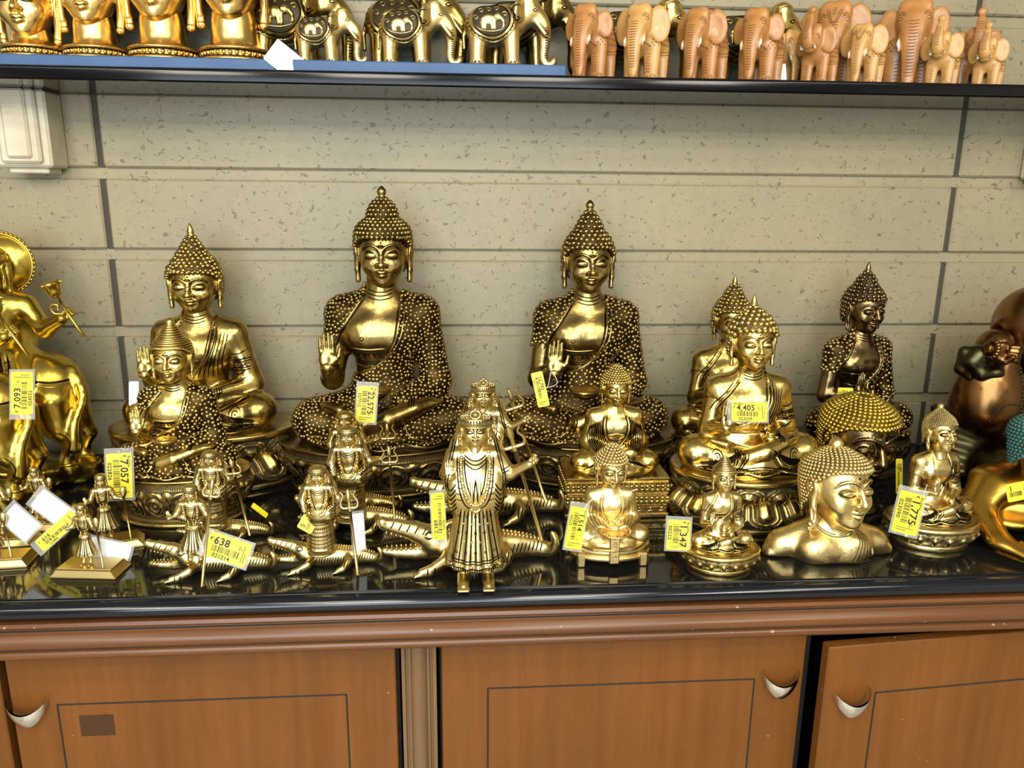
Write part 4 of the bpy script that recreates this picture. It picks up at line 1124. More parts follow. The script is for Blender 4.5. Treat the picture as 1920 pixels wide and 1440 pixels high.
# ---------------------------------------------------------------- crocodile
def crocodile_meshes():
    """faces -x, belly on z=0, about 2.3 long; open jaws, legs splayed, tail curling up"""
    S = Sdf((-1.42, -.62, -.04), (1.35, .62, .62), .021)
    S.tube([(-.55, 0, .20), (-.25, 0, .17), (.15, 0, .16), (.5, .02, .14), (.8, .03, .12), (1.02, -.02, .10), (1.14, -.10, .12), (1.17, -.14, .24), (1.10, -.15, .34)], [.15, .17, .17, .15, .115, .085, .07, .055, .02], .06, n=3)
    S.ell((-.60, 0, .24), (.17, .15, .13), .08)
    S.tube([(-.60, 0, .27), (-.85, 0, .36), (-1.10, 0, .42), (-1.30, 0, .46)], [.15, .115, .085, .07], .05)    # upper jaw
    S.ell((-1.32, 0, .49), (.065, .08, .055), .04)
    S.tube([(-.58, 0, .16), (-.85, 0, .115), (-1.12, 0, .125), (-1.30, 0, .15)], [.12, .075, .06, .045], .02)     # lower jaw
    for s in (-1, 1): S.ell((-.66, s*.09, .36), (.065, .05, .05), .03)
    for s in (-1, 1):
        S.tube([(-.38, s*.12, .14), (-.45, s*.30, .12), (-.66, s*.40, .06), (-.78, s*.42, .045)], [.09, .075, .06, .055], .04)
        S.tube([(.40, s*.12, .13), (.44, s*.28, .13), (.34, s*.40, .07), (.22, s*.44, .045)], [.10, .085, .065, .055], .04)
        for o in (-.05, 0, .05):
            S.cone((-.78, s*.42+o*.6, .04), (-.88, s*.43+o, .025), .026, .018, .015); S.cone((.22, s*.44+o*.6, .04), (.12, s*.45+o, .025), .026, .018, .015)
    body = S.mesh('crocodile_body')
    mr, ml = MB(), MB(); rid = []
    for s in (-1, 1):
        for x in np.linspace(-.42, 1.0, 26):
            h = S.cast([(x, s*.055*(1 if x < .5 else max(.3, 1.3-x))+(.02 if x > .4 else 0), .6)], (0, 0, -1))
            if not np.isnan(h[0, 0]): rid.append(h[0])
    beads(mr, rid, .028, 1)
    t = []
    for s in (-1, 1):
        for x in np.linspace(-1.26, -.72, 9):
            for zz, dz in ((.5, -1), (.05, 1)): t.append((x, s*.045*(1+.5*(x+1.3)), .185-.0*(x+1.3) if dz > 0 else .375-.22*(x+1.26)))
    beads(mr, t, .022, 1)
    for x in np.linspace(-.30, .95, 22):
        stroke(ml, S, [(x, .10), (x+.02, .15), (x+.05, .21)], .0085, n=3)
    for x in np.linspace(-1.2, -.75, 5): stroke(ml, S, [(x, .44-.16*(x+1.25)), (x+.05, .50-.16*(x+1.25))], .008, n=3)
    stroke(ml, S, [(-.74, .34), (-.66, .39), (-.58, .35), (-.66, .32), (-.74, .34)], .010)
    for q in (-.70, -.60): stroke(ml, S, [(q, .03), (q+.01, .10)], .010, n=3)
    return body, mr.mesh('back_ridges'), ml.mesh('scale_lines')
_CROC = []
def add_crocodile(root, mat, loc, s, rz=0.0, flip=1):
    if not _CROC: LINE[0] = 1.3; _CROC.extend(crocodile_meshes())
    c = obj('crocodile', _CROC[0], mat, root, loc, (0, 0, rz), (s, s*1.1*flip, s*1.35)); obj('back_ridges', _CROC[1], mat, c); obj('scale_lines', _CROC[2], M['line'], c)
    return c
# ---------------------------------------------------------------- standing and sitting deities
def trident(root, mat, a, b, r, w):
    """staff from foot a to head b with three prongs"""
    a, b = V(*a), V(*b); d = b-a; L = np.linalg.norm(d); d /= L; sd = np.cross(d, V(0, 1, 0)); sd /= np.linalg.norm(sd)
    st = MB(); st.add(*tube_vf([a, a*.5+b*.5, b], r, 8)); o = obj('trident', st.mesh('trident'), mat, root)
    h = MB(); q = b
    for s in (-1, 1): h.add(*tube_vf(smooth_path([q, q+sd*s*w*.55+d*w*.05, q+sd*s*w*.62+d*w*.5, q+sd*s*w*.40+d*w*.95, q+sd*s*w*.62+d*w*1.35], 5), np.linspace(r*1.25, r*.35, 21), 7))
    h.add(*tube_vf(smooth_path([q, q+d*w*.6, q+d*w*1.0, q+d*w*1.5], 4), [r*1.1]*5+[r*1.7]*4+[r*1.5, r*1.2, r*.8, r*.3], 7)); beads(h, [q, q-d*w*.18], [r*1.9, r*1.5], 1)
    obj('prongs', h.mesh('prongs'), mat, o); return o
_FIG = {}
def figure_meshes(kind):
    """deity about 1 unit tall; goddess: crown, veil, long pleated skirt; sage: wrapped banded robe; guard: flared kilt and bare legs"""
    if kind in _FIG: return _FIG[kind]
    LINE[0] = 1.0
    S = Sdf((-.27, -.22, -.01), (.42, .2, .98), .0078)
    def skirt(r0, r1, z0, z1, pl, n, amp=.05):
        def f(X, Y, Z):
            t = np.clip((Z-z0)/(z1-z0), 0, 1); ang = np.arctan2(Y, X); R_ = (r0*(1-t)**pl+r1*(1-(1-t)**pl))*(1+amp*np.cos(ang*n)*(1-t*.6))
            return np.maximum((np.sqrt(X*X+(Y*1.25)**2)-R_)*.8, np.maximum(z0-Z, Z-z1))
        S.fn(f, (-.2, -.2, z0), (.2, .2, z1), .02)
    if kind == 'goddess':
        skirt(.158, .090, .085, .52, 1.15, 13)
        S.ell((0, -.01, .53), (.118, .085, .10), .05)
        for s in (-1, 1): S.ell((s*.095, -.005, .54), (.055, .075, .14), .04); S.ell((s*.062, -.115, .03), (.034, .062, .028), .03); S.cone((s*.055, -.02, .1), (s*.06, -.06, .04), .035, .03, .03)
        for s in (-1, 1):
            for k in range(4): S.cone((s*.062-.024+k*.016, -.165, .022), (s*.062-.024+k*.016, -.187, .018), .011, .009, .006)
    elif kind == 'sage':
        skirt(.125, .105, .0, .46, 1.0, 20, .015)
        S.ell((.02, -.01, .46), (.135, .095, .10), .05); S.ell((0, -.07, .02), (.10, .08, .03), .03)
    else:
        skirt(.165, .070, .17, .46, 1.3, 11, .08)
        for s in (-1, 1): S.cone((s*.05, 0, .2), (s*.055, -.01, .03), .038, .03, .02); S.ell((s*.058, -.045, .022), (.032, .06, .022), .02)
        S.ell((0, 0, .46), (.08, .06, .05), .03)
    S.ell((0, 0, .64), (.088, .062, .11), .05); S.cone((-.085, .0, .735), (.085, 0, .735), .045, .045, .05)
    S.cone((0, 0, .74), (0, -.005, .84), .036, .034, .02)
    # veil or hair down the back
    if kind != 'guard': S.ell((0, .055, .70), (.135, .05, .20), .04); S.ell((0, .035, .86), (.083, .07, .10), .03)
    else: S.ell((0, .045, .74), (.085, .045, .16), .04); S.ell((0, .03, .86), (.078, .065, .085), .03)
    for s in (-1, 1):
        if kind != 'guard': S.tube([(s*.078, .015, .84), (s*.105, .01, .74), (s*.13, .005, .60)], [.016, .018, .012], .012)
    if kind == 'goddess':
        S.tube([(-.105, 0, .73), (-.140, -.02, .63), (-.128, -.09, .64)], [.042, .034, .026], .02); S.tube([(.105, 0, .73), (.168, -.02, .625), (.262, -.075, .70)], [.042, .034, .022], .02)
    elif kind == 'sage':
        S.tube([(-.105, 0, .73), (-.135, -.02, .60), (-.105, -.075, .50)], [.042, .034, .026], .02); S.tube([(.105, 0, .73), (.165, -.01, .60), (.255, -.07, .66)], [.044, .036, .022], .02)
        for z in (.55, .50, .45): S.tube([(.12, .0, z+.08), (.155, -.01, z+.03), (.09, -.07, z-.03)], .022, .02)
    else:
        S.tube([(-.105, 0, .73), (-.150, -.02, .61), (-.205, -.085, .60)], [.042, .034, .024], .02); S.tube([(.105, 0, .73), (.15, -.02, .61), (.235, -.075, .60)], [.042, .034, .024], .02)
    body = S.mesh('figure_'+kind)
    ml, mr = MB(), MB()
    # necklaces and garland
    for k in range(3): stroke(ml, S, [(-.06-.006*k, .755-.014*k), (-.03, .725-.022*k), (0, .715-.024*k), (.03, .725-.022*k), (.06+.006*k, .755-.014*k)], .0042)
    for s in (-1, 1):
        stroke(mr, S, [(s*.065, .76), (s*.070, .68), (s*.060, .58), (s*.035, .50), (0, .475)], .012)
        stroke(ml, S, [(s*.050, .76), (s*.053, .68), (s*.042, .59), (s*.022, .53), (0, .51)], .0042)
        stroke(ml, S, [(s*.085, .76), (s*.088, .68), (s*.078, .56), (s*.05, .47), (0, .445)], .0042)
        if kind != 'guard':
            for o in np.linspace(0, .14, 6): stroke(ml, S, [(s*(.09), .60-o), (s*.125, .55-o), (s*.145, .585-o*.9)], .0042)
    for z in (.66, .64): stroke(ml, S, [(.13, z-.005), (.15, z+.01), (.17, z+.02)], .004)
    h = on_surface(S, [(-.065, .76), (-.07, .68), (-.06, .58), (-.035, .5), (0, .475), (.035, .5), (.06, .58), (.07, .68), (.065, .76)], n=3, off=.006)
    if h is not None: beads(mr, h, .012, 1)
    for s in (-1, 1):
        if kind != 'guard':
            for o in (0, .012): stroke(ml, S, [(s*(.085+o), .84), (s*(.110+o), .74), (s*(.135+o), .62), (s*(.130+o), .54)], .0038)
        for z in np.linspace(.50, .70, 7): stroke(ml, S, [(s*.068, z), (s*.090, z+.006)], .0032, n=2)
    if kind == 'goddess':
        for x in np.linspace(-.145, .145, 26): stroke(ml, S, [(x, .094), (x, .108)], .0034, n=2)
        for z in (.20, .31, .40):
            for x in (-.085, -.045, 0, .045, .085): stroke(ml, S, [(x*(1.3-z)+.006*math.cos(a), z+.006*math.sin(a)) for a in np.linspace(0, 6.2, 6)], .0028, n=2)
        for x in np.linspace(-.8, .8, 9): stroke(ml, S, [(x*.085, .46), (x*.11, .30), (x*.150, .11)], .0045)
        for z in (.135, .15, .105): stroke(ml, S, [(-.148, z+.03), (-.09, z+.006), (0, z), (.09, z+.006), (.148, z+.03)], .0042)
        for x in np.linspace(-.12, .12, 6): q = on_surface(S, [(x, .118), (x+.001, .118)], n=1); beads(mr, q[:1], .011, 1)
        for s in (-1, 1): stroke(mr, S, [(s*.022, .62), (s*.018, .52), (s*.022, .46)], .009); stroke(ml, S, [(0, .62), (s*.008, .54), (s*.012, .48)], .0045)
        for z in (.36, .26): beads(mr, [q for x in (-.06, -.02, .02, .06) for q in on_surface(S, [(x, z), (x+.001, z)], n=1)[:1]], .007, 1)
        stroke(mr, S, [(-.03, .455), (0, .43), (.03, .455)], .012)
    elif kind == 'sage':
        for z in np.linspace(.06, .40, 9): stroke(ml, S, [(-.115, z+.02), (-.06, z-.005), (0, z-.012), (.06, z-.005), (.115, z+.02)], .0045)
        for x in np.linspace(-.09, .08, 9): stroke(ml, S, [(x, .20), (x+.01, .225), (x+.02, .20)], .004, n=3)
        for x in np.linspace(-.09, .08, 11): stroke(ml, S, [(x, .29), (x+.006, .32)], .004, n=2)
    else:
        for x in np.linspace(-.85, .85, 9): stroke(ml, S, [(x*.07, .44), (x*.10, .33), (x*.155, .19)], .005)
        for z in (.20, .215): stroke(ml, S, [(-.15, z+.02), (-.07, z-.004), (0, z-.006), (.07, z-.004), (.15, z+.02)], .0045)
        stroke(mr, S, [(-.07, .46), (0, .445), (.07, .46)], .013); q = on_surface(S, [(0, .45), (.001, .45)], n=1); beads(mr, q[:1], .02, 1)
        for s in (-1, 1): stroke(ml, S, [(s*.06, .74), (s*.02, .58), (0, .47)], .005)
    crown = MB()
    if kind == 'goddess':
        crown.add(*lathe_vf([(.070, 0), (.076, .005), (.074, .045), (.068, .05), (.06, .052)], 30)); v0 = MB()
        crown.add(*tube_vf([(.074*math.cos(t), .074*math.sin(t), .003) for t in np.linspace(0, 6.28, 24, endpoint=False)], .008, 6, True))
        for x, z, r in ((0, .075, .024), (-.04, .055, .014), (.04, .055, .014), (-.06, .052, .010), (.06, .052, .010)):
            crown.add(*tube_vf([(x+r*math.cos(t), -.066+abs(x)*.5, z+r*math.sin(t)) for t in np.linspace(0, 6.28, 14, endpoint=False)], r*.32, 6, True)); beads(crown, [(x, -.066+abs(x)*.5, z)], r*.6, 1)
        beads(crown, [(0, -.066, .105)], .012, 1)
        for a_ in np.linspace(3.3, 6.1, 16): crown.add(*tube_vf([(.0755*math.cos(a_), .0755*math.sin(a_), .012), (.0755*math.cos(a_), .0755*math.sin(a_), .042)], .0035, 5), pat=.8)
    else:
        crown.add(*lathe_vf(smooth_path([(.068, -.005), (.074, .01), (.073, .035), (.060, .065), (.03, .082), (.003, .086)], 3), 30))
        for z, r in ((.008, .0745), (.028, .0745), (.046, .069)): crown.add(*tube_vf([(r*math.cos(t), r*math.sin(t), z) for t in np.linspace(0, 6.28, 26, endpoint=False)], .0045, 5, True), pat=.75)
    ear = MB(); beads(ear, [(0, 0, 0), (0, 0, -.022)], [.013, .010], 1)
    _FIG[kind] = (body, ml.mesh('engraving'), mr.mesh('garland'), crown.mesh('crown'), ear.mesh('earring')); return _FIG[kind]
def add_figure(root, kind, mat, loc, s, rz=0.0, face='bold', fist=True, crown_name='crown', fx=1.0):
    b, l, g, c, e = figure_meshes(kind)
    f = empty('figure', loc, rz, s); f.parent = root; f.scale = (s*fx, s*fx, s)
    obj('figure_body', b, mat, f); obj('engraving', l, M['line'], f); obj('garland', g, mat, f)
    face = 'bold'; hm, lm, _ = head_meshes(face)
    hd = obj('head', hm, mat, f, (0, -.012, .868), (-.12, 0, 0), (.064, .060, .064)); 
    obj('face_lines', lm, M['line'], f, (0, -.014, .868), (-.12, 0, 0), (.064, .060, .064))
    obj(crown_name, c, mat, f, (0, -.004, .905 if kind == 'goddess' else .895))
    for q in (-1, 1): obj('earring', e, mat, f, (q*.074, -.035, .835))
    if kind == 'goddess': obj('hand', hand_mesh('open'), mat, f, (-.128, -.095, .645), (-.15, 0, 0), .050); obj('hand', hand_mesh('fist'), mat, f, (.262, -.072, .70), (.0, .7, .3), .045)
    elif kind == 'sage': obj('hand', hand_mesh('fist'), mat, f, (-.105, -.078, .50), (-1.2, 0, .4), .048); obj('hand', hand_mesh('fist'), mat, f, (.255, -.07, .66), (0, .7, .3), .045)
    else: obj('hand', hand_mesh('open'), mat, f, (-.205, -.085, .60), (-.2, -.3, -.3), .048); obj('hand', hand_mesh('fist'), mat, f, (.235, -.075, .60), (-.3, .9, .2), .046)
    return f
# ---------------------------------------------------------------- elephants (face -y, one unit tall at the shoulder)
def elephant_field(trunk='down', h=.02, ears=1.0, fat=1.0):
    S = Sdf((-.50, -.98, -.02), (.50, .80, 1.42), h)
    S.ell((0, .18, .64), (.31*fat, .46, .30), .1); S.ell((0, .42, .62), (.29*fat, .26, .30), .12); S.ell((0, -.05, .74), (.24, .26, .24), .12)
    for s in (-1, 1):
        S.cone((s*.17, -.08, .50), (s*.175, -.10, .06), .145, .115, .08); S.cone((s*.17, .48, .50), (s*.175, .50, .06), .15, .118, .08)
        S.ell((s*.175, -.12, .035), (.125, .135, .05), .04); S.ell((s*.175, .48, .035), (.125, .135, .05), .04)
    hz = .84 if trunk == 'down' else .88
    S.ell((0, -.34, hz), (.215, .24, .25), .1)
    for s in (-1, 1):
        S.ell((s*.085, -.36, hz+.17), (.115, .13, .11), .06)
        S.ell((s*.30, -.20, hz-.03), (.17*ears, .055, .25*ears), .04, rot=(0, s*-.15, s*.55))
        S.ell((s*.30, -.27, hz-.04), (.11*ears, .03, .17*ears), .03, 'sub', rot=(0, s*-.15, s*.55))
        S.ell((s*.155, -.49, hz+.02), (.035, .03, .03), .02)
    if trunk == 'down':
        S.tube([(0, -.48, hz-.02), (0, -.60, hz-.22), (0, -.64, hz-.45), (0, -.62, .18), (0, -.66, .05)], [.155, .125, .095, .070, .060], .08, n=3)
        for s in (-1, 1): S.tube([(s*.12, -.50, hz-.16), (s*.15, -.62, hz-.30), (s*.14, -.68, hz-.38)], [.045, .035, .015], .03)
    elif trunk == 'front':      # trunk curled forward at its tip, seen from the side
        S.tube([(0, -.48, hz-.02), (0, -.62, hz-.20), (0, -.66, hz-.42), (0, -.64, .16), (0, -.70, .05), (0, -.80, .07), (0, -.83, .15)], [.155, .125, .095, .070, .060, .052, .045], .08, n=3)
        for s in (-1, 1): S.tube([(s*.12, -.50, hz-.16), (s*.14, -.66, hz-.36), (s*.13, -.74, hz-.42)], [.045, .038, .015], .03)
    else:
        S.tube([(0, -.46, hz-.06), (0, -.66, hz-.10), (0, -.74, hz+.10), (0, -.66, hz+.32), (0, -.58, hz+.42)], [.15, .12, .10, .075, .065], .08, n=3)
        S.ell((0, -.50, hz-.24), (.11, .13, .06), .06)
        for s in (-1, 1): S.tube([(s*.12, -.50, hz-.14), (s*.15, -.60, hz-.18), (s*.15, -.67, hz-.14)], [.04, .032, .012], .03)
    S.tube([(0, .66, .72), (0, .73, .50), (0, .72, .30)], [.035, .03, .03], .03)
    return S
_ELE = {}
def wood_elephant_meshes(kind):
    if kind in _ELE: return _ELE[kind]
    LINE[0] = 1.0
    S = elephant_field('up' if kind == 'up' else 'down', ears=1.1 if kind != 'small_ear' else .85)
    ml = MB(); r = .0062
    if kind != 'up':
        for z in np.linspace(.16, .98, 22):
            w = .05+.05*max(0, (z-.45))
            if z < .86: stroke(ml, S, [(-w, z+.006), (0, z), (w, z+.006)], r, n=3)
    else:
        for z in np.linspace(.84, 1.22, 12): stroke(ml, S, [(-.075, z), (0, z+.006), (.075, z)], r, n=3)
    for s in (-1, 1):
        for o in (0, .028): stroke(ml, S, [(s*.10, .92-o), (s*.155, .945-o), (s*.19, .90-o)], r)
        stroke(ml, S, [(s*.13, .865), (s*.165, .885), (s*.19, .86), (s*.165, .845), (s*.13, .865)], r)
        for x, z in ((.23, .60), (.20, .56), (.26, .56), (.17, .52), (.23, .52), (.29, .52)): stroke(ml, S, [(s*x, z), (s*x+.004, z-.028)], r*1.3, n=2)
        for z in np.linspace(.10, .36, 7): stroke(ml, S, [(s*.10, z), (s*.135, z+.025), (s*.18, z+.01)], r*.8, n=3)
        for k in range(3): stroke(ml, S, [(s*(.13+.06*k), .035), (s*(.145+.06*k), .055), (s*(.16+.06*k), .035)], r, n=3)
    if kind == 'plate':      # carved plate on the forehead
        for o in (0, .025): stroke(ml, S, [(-.11+o, 1.04), (-.07+o, .90), (0, .80+o), (.07-o, .90), (.11-o, 1.04)], r)
        for z in (.93, .97, 1.0): stroke(ml, S, [(-.02, z), (.0, z+.015), (.02, z)], r, n=3)
    # blanket edge along the flank
    for ax in ('left', 'right'):
        for o in (0, .04): stroke(ml, S, [(-.02+o, .86-o), (.0+o, .55+o), (.12, .42+o), (.35, .40+o), (.55-o, .45+o), (.62-o, .70)], r, axis=ax)
        for y in np.linspace(.06, .52, 8):
            for z in (.52, .60, .68, .76): stroke(ml, S, [(y, z), (y+.02, z+.03), (y+.04, z)], r, axis=ax, n=3)
    _ELE[kind] = (S.mesh('elephant_'+kind), ml.mesh('carving')); return _ELE[kind]
def wood_elephant(label, loc, s, rz, kind='down', mat='teak', yk=.62, group='carved wooden elephants'):
    b, l = wood_elephant_meshes(kind); root = empty('wooden_elephant', loc, rz, s); root.scale = (s, s*yk, s); tag(root, label, 'elephant', group)
    obj('elephant_body', b, M[mat], root); obj('carving', l, M['carve'], root)
    tk = MB()
    hz = .88 if kind == 'up' else .84
    for q in (-1, 1):
        t = MB(); t.add(*tube_vf([(q*.125, -.54, hz-.19), (q*.155, -.64, hz-.29 if kind != 'up' else hz-.2), (q*.15, -.71, hz-.36 if kind != 'up' else hz-.14)], [.03, .026, .008], 8)); obj('tusk', t.mesh('tusk'), M['ivory'], root)
    if kind == 'up':
        v, f = ico_vf(2); obj('ball', np_mesh('ball', v*.085+V(0, -.55, hz+.53), f), M[mat], root)
    return root
def brass_elephant_meshes():
    if 'brass' in _ELE: return _ELE['brass']
    LINE[0] = 1.0
    S = elephant_field('front', ears=.85, fat=.95)
    C = S.copy(); X, Y, Z = C.grid()     # carved blanket standing proud of the flank
    rr = np.sqrt(((Y-.26)/.43)**2+((Z-.72)/.36)**2)
    C.d = np.maximum(S.d-.022, ((rr-1)*.35).astype(np.float32)); F = merged(S, C)
    ml, mr = MB(), MB(); r = .0125
    R_ = Sdf((-.40, -.05, .46), (-.22, .60, 1.0), .012); x = -.315      # small elephant in relief on the flank
    R_.ell((x, .30, .70), (.035, .125, .085), .02); R_.ell((x, .15, .745), (.035, .065, .065), .02)
    R_.tube([(x, .10, .73), (x, .055, .68), (x, .05, .60), (x, .075, .575)], [.04, .03, .02, .016], .015)
    for y in (.20, .25, .36, .41): R_.cone((x, y, .66), (x, y-.005, .565), .03, .026, .015)
    R_.ell((x-.01, .185, .745), (.035, .03, .045), .01); R_.tube([(x, .42, .72), (x, .445, .64)], .012, .01)
    for ax in ('left', 'right'):
        t = np.linspace(0, 6.28, 22)
        for k, rad, dk in ((0, .97, False), (1, .88, True), (2, .74, True)):
            P = [(.26+.43*rad*math.cos(a), .72+.36*rad*math.sin(a)) for a in t]
            stroke(ml if dk else mr, F, P, r if dk else .014, axis=ax, n=2)
        for a in np.linspace(2.6, 6.8, 20): stroke(ml, F, [(.26+.43*.90*math.cos(a), .72+.36*.90*math.sin(a)), (.26+.43*.98*math.cos(a+.03), .72+.36*.98*math.sin(a+.03))], r*.8, axis=ax, n=2)
        for q in ((.30, .88), (.17, .90), (.43, .86), (.52, .74), (.03, .80)): stroke(mr, F, [(q[0]+.05*math.cos(a)*(1-a*.1), q[1]+.045*math.sin(a)*(1-a*.1)) for a in np.linspace(0, 6.5, 10)], .011, axis=ax, n=2)
        stroke(mr, F, [(.02, .58), (.16, .535), (.30, .525), (.44, .545), (.54, .62)], .010, axis=ax)
        # ear, eye, trunk rings, nails
        for o in (0, .05): stroke(ml, F, [(-.28+o*.5, .98-o), (-.13, .95-o), (-.10, .82), (-.16, .68+o), (-.25+o*.4, .76)], r, axis=ax)
        stroke(ml, F, [(-.52, .88), (-.48, .905), (-.44, .88), (-.48, .865), (-.52, .88)], r*.8, axis=ax, n=3)
        for z in np.linspace(.15, .62, 13): stroke(ml, F, [(-.72+.0*z, z), (-.66, z+.01)], r*.7, axis=ax, n=2)
        stroke(mr, F, [(-.56, 1.02), (-.42, 1.10), (-.25, 1.06), (-.10, 1.02)], .016, axis=ax)
        for y in (-.16, -.10, .44, .50): stroke(ml, F, [(y, .02), (y+.02, .06), (y+.045, .02)], r*.8, axis=ax, n=3)
    pat = lambda v: np.clip((.80-np.sqrt(((v[:, 1]-.26)/.43)**2+((v[:, 2]-.72)/.36)**2))*12, 0, .95)
    _ELE['brass'] = (S.mesh('elephant_brass'), C.mesh('blanket_brass', attr=pat), ml.mesh('carving_brass'), mr.mesh('trim_brass'), R_.mesh('relief_brass')); return _ELE['brass']
def brass_elephant(label, loc, s, rz, mat='pale_rough', group='carved brass elephants'):
    b, c, l, r, q = brass_elephant_meshes(); root = empty('brass_elephant', loc, rz, s); tag(root, label, 'elephant', group)
    obj('elephant_body', b, M[mat], root); obj('blanket', c, M[mat], root); obj('carving', l, M['line'], root); obj('blanket_trim', r, M[mat], root); obj('relief_elephant', q, M[mat], root); obj('relief_elephant', q, M[mat], root, scale=(-1, 1, 1))
    return root
M['pale_rough'] = brass('pale_cast_brass', (.80, .61, .27), .40, .25)
M['teak'] = plain('carved_wood', (.46, .205, .055), .34, noise=(5, (.37, .155, .04)), coat=.12)
M['teak_light'] = plain('pale_carved_wood', (.57, .315, .095), .36, noise=(5, (.48, .245, .07)), coat=.1)
M['carve'] = plain('carved_groove', (.12, .045, .015), .7)
M['ivory'] = plain('ivory_tusk', (.80, .74, .58), .35)
# ---------------------------------------------------------------- riders on bulls, sack carrier, golden Buddha
M['copper'] = brass('brown_bronze', (.26, .13, .045), .28, .5)
M['olive'] = brass('olive_bronze', (.10, .085, .04), .34, .4)
M['amber'] = brass('amber_gold', (.72, .42, .07), .30, .2)
M['teal'] = plain('teal_paint', (.02, .09, .08), .5, noise=(20, (.05, .13, .10)))
M['red_box'] = plain('red_brown_lacquer', (.16, .035, .015), .35)
def rider_meshes():
    S = Sdf((-.42, -.16, -.005), (.20, .14, .56), .0052); L = S.cone; E = S.ell
    # rock base
    def rock(X, Y, Z): return np.maximum(np.sqrt((X/.25+.46)**2+(Y/.072)**2)*.07-.07, np.abs(Z-.02)-.022-.008*np.sin(X*70)*np.cos(Y*60+X*30))
    S.fn(rock, (-.42, -.16, 0), (.2, .14, .06), .01)
    # animal: rump towards +x
    E((-.11, 0, .215), (.17, .060, .066), .02); E((.050, 0, .215), (.068, .062, .075), .04)
    for s in (-1, 1):
        S.tube([(.065, s*.035, .19), (.075, s*.04, .135), (.098, s*.042, .098), (.080, s*.042, .055), (.085, s*.042, .036)], [.048, .033, .018, .014, .019], .012)
        S.tube([(-.24, s*.04, .19), (-.245, s*.042, .11), (-.24, s*.042, .036)], [.04, .022, .017], .015)
    S.tube([(-.25, 0, .24), (-.33, 0, .33), (-.38, -.02, .32)], [.055, .045, .036], .03)
    S.tube([(.105, -.01, .255), (.128, -.035, .20), (.112, -.052, .145), (.105, -.056, .09)], [.011, .009, .011, .016], .008, n=3)
    # rider
    q = .042
    E((-.075+q, -.01, .285), (.066, .056, .045), .03); S.cone((-.075+q, 0, .29), (-.078+q, .005, .385), .042, .048, .03)
    S.cone((-.128+q, .0, .395), (-.024+q, .0, .395), .023, .023, .03); S.cone((-.078+q, 0, .40), (-.08+q, -.005, .445), .018, .017, .015)
    S.tube([(-.05+q, -.05, .28), (-.03+q, -.075, .24), (-.04+q, -.075, .17)], [.036, .028, .018], .02); S.tube([(-.12+q, -.04, .28), (-.14+q, -.07, .23), (-.13+q, -.07, .16)], [.036, .028, .018], .02)
    S.tube([(-.02+q, 0, .392), (.020+q, -.02, .345), (.075+q, -.06, .375)], [.023, .018, .013], .012)
    S.tube([(-.135+q, 0, .392), (-.165+q, -.03, .33), (-.095+q, -.08, .335)], [.023, .018, .013], .012)
    E((-.078+q, .03, .35), (.062, .026, .085), .02)
    return S
_RID = []
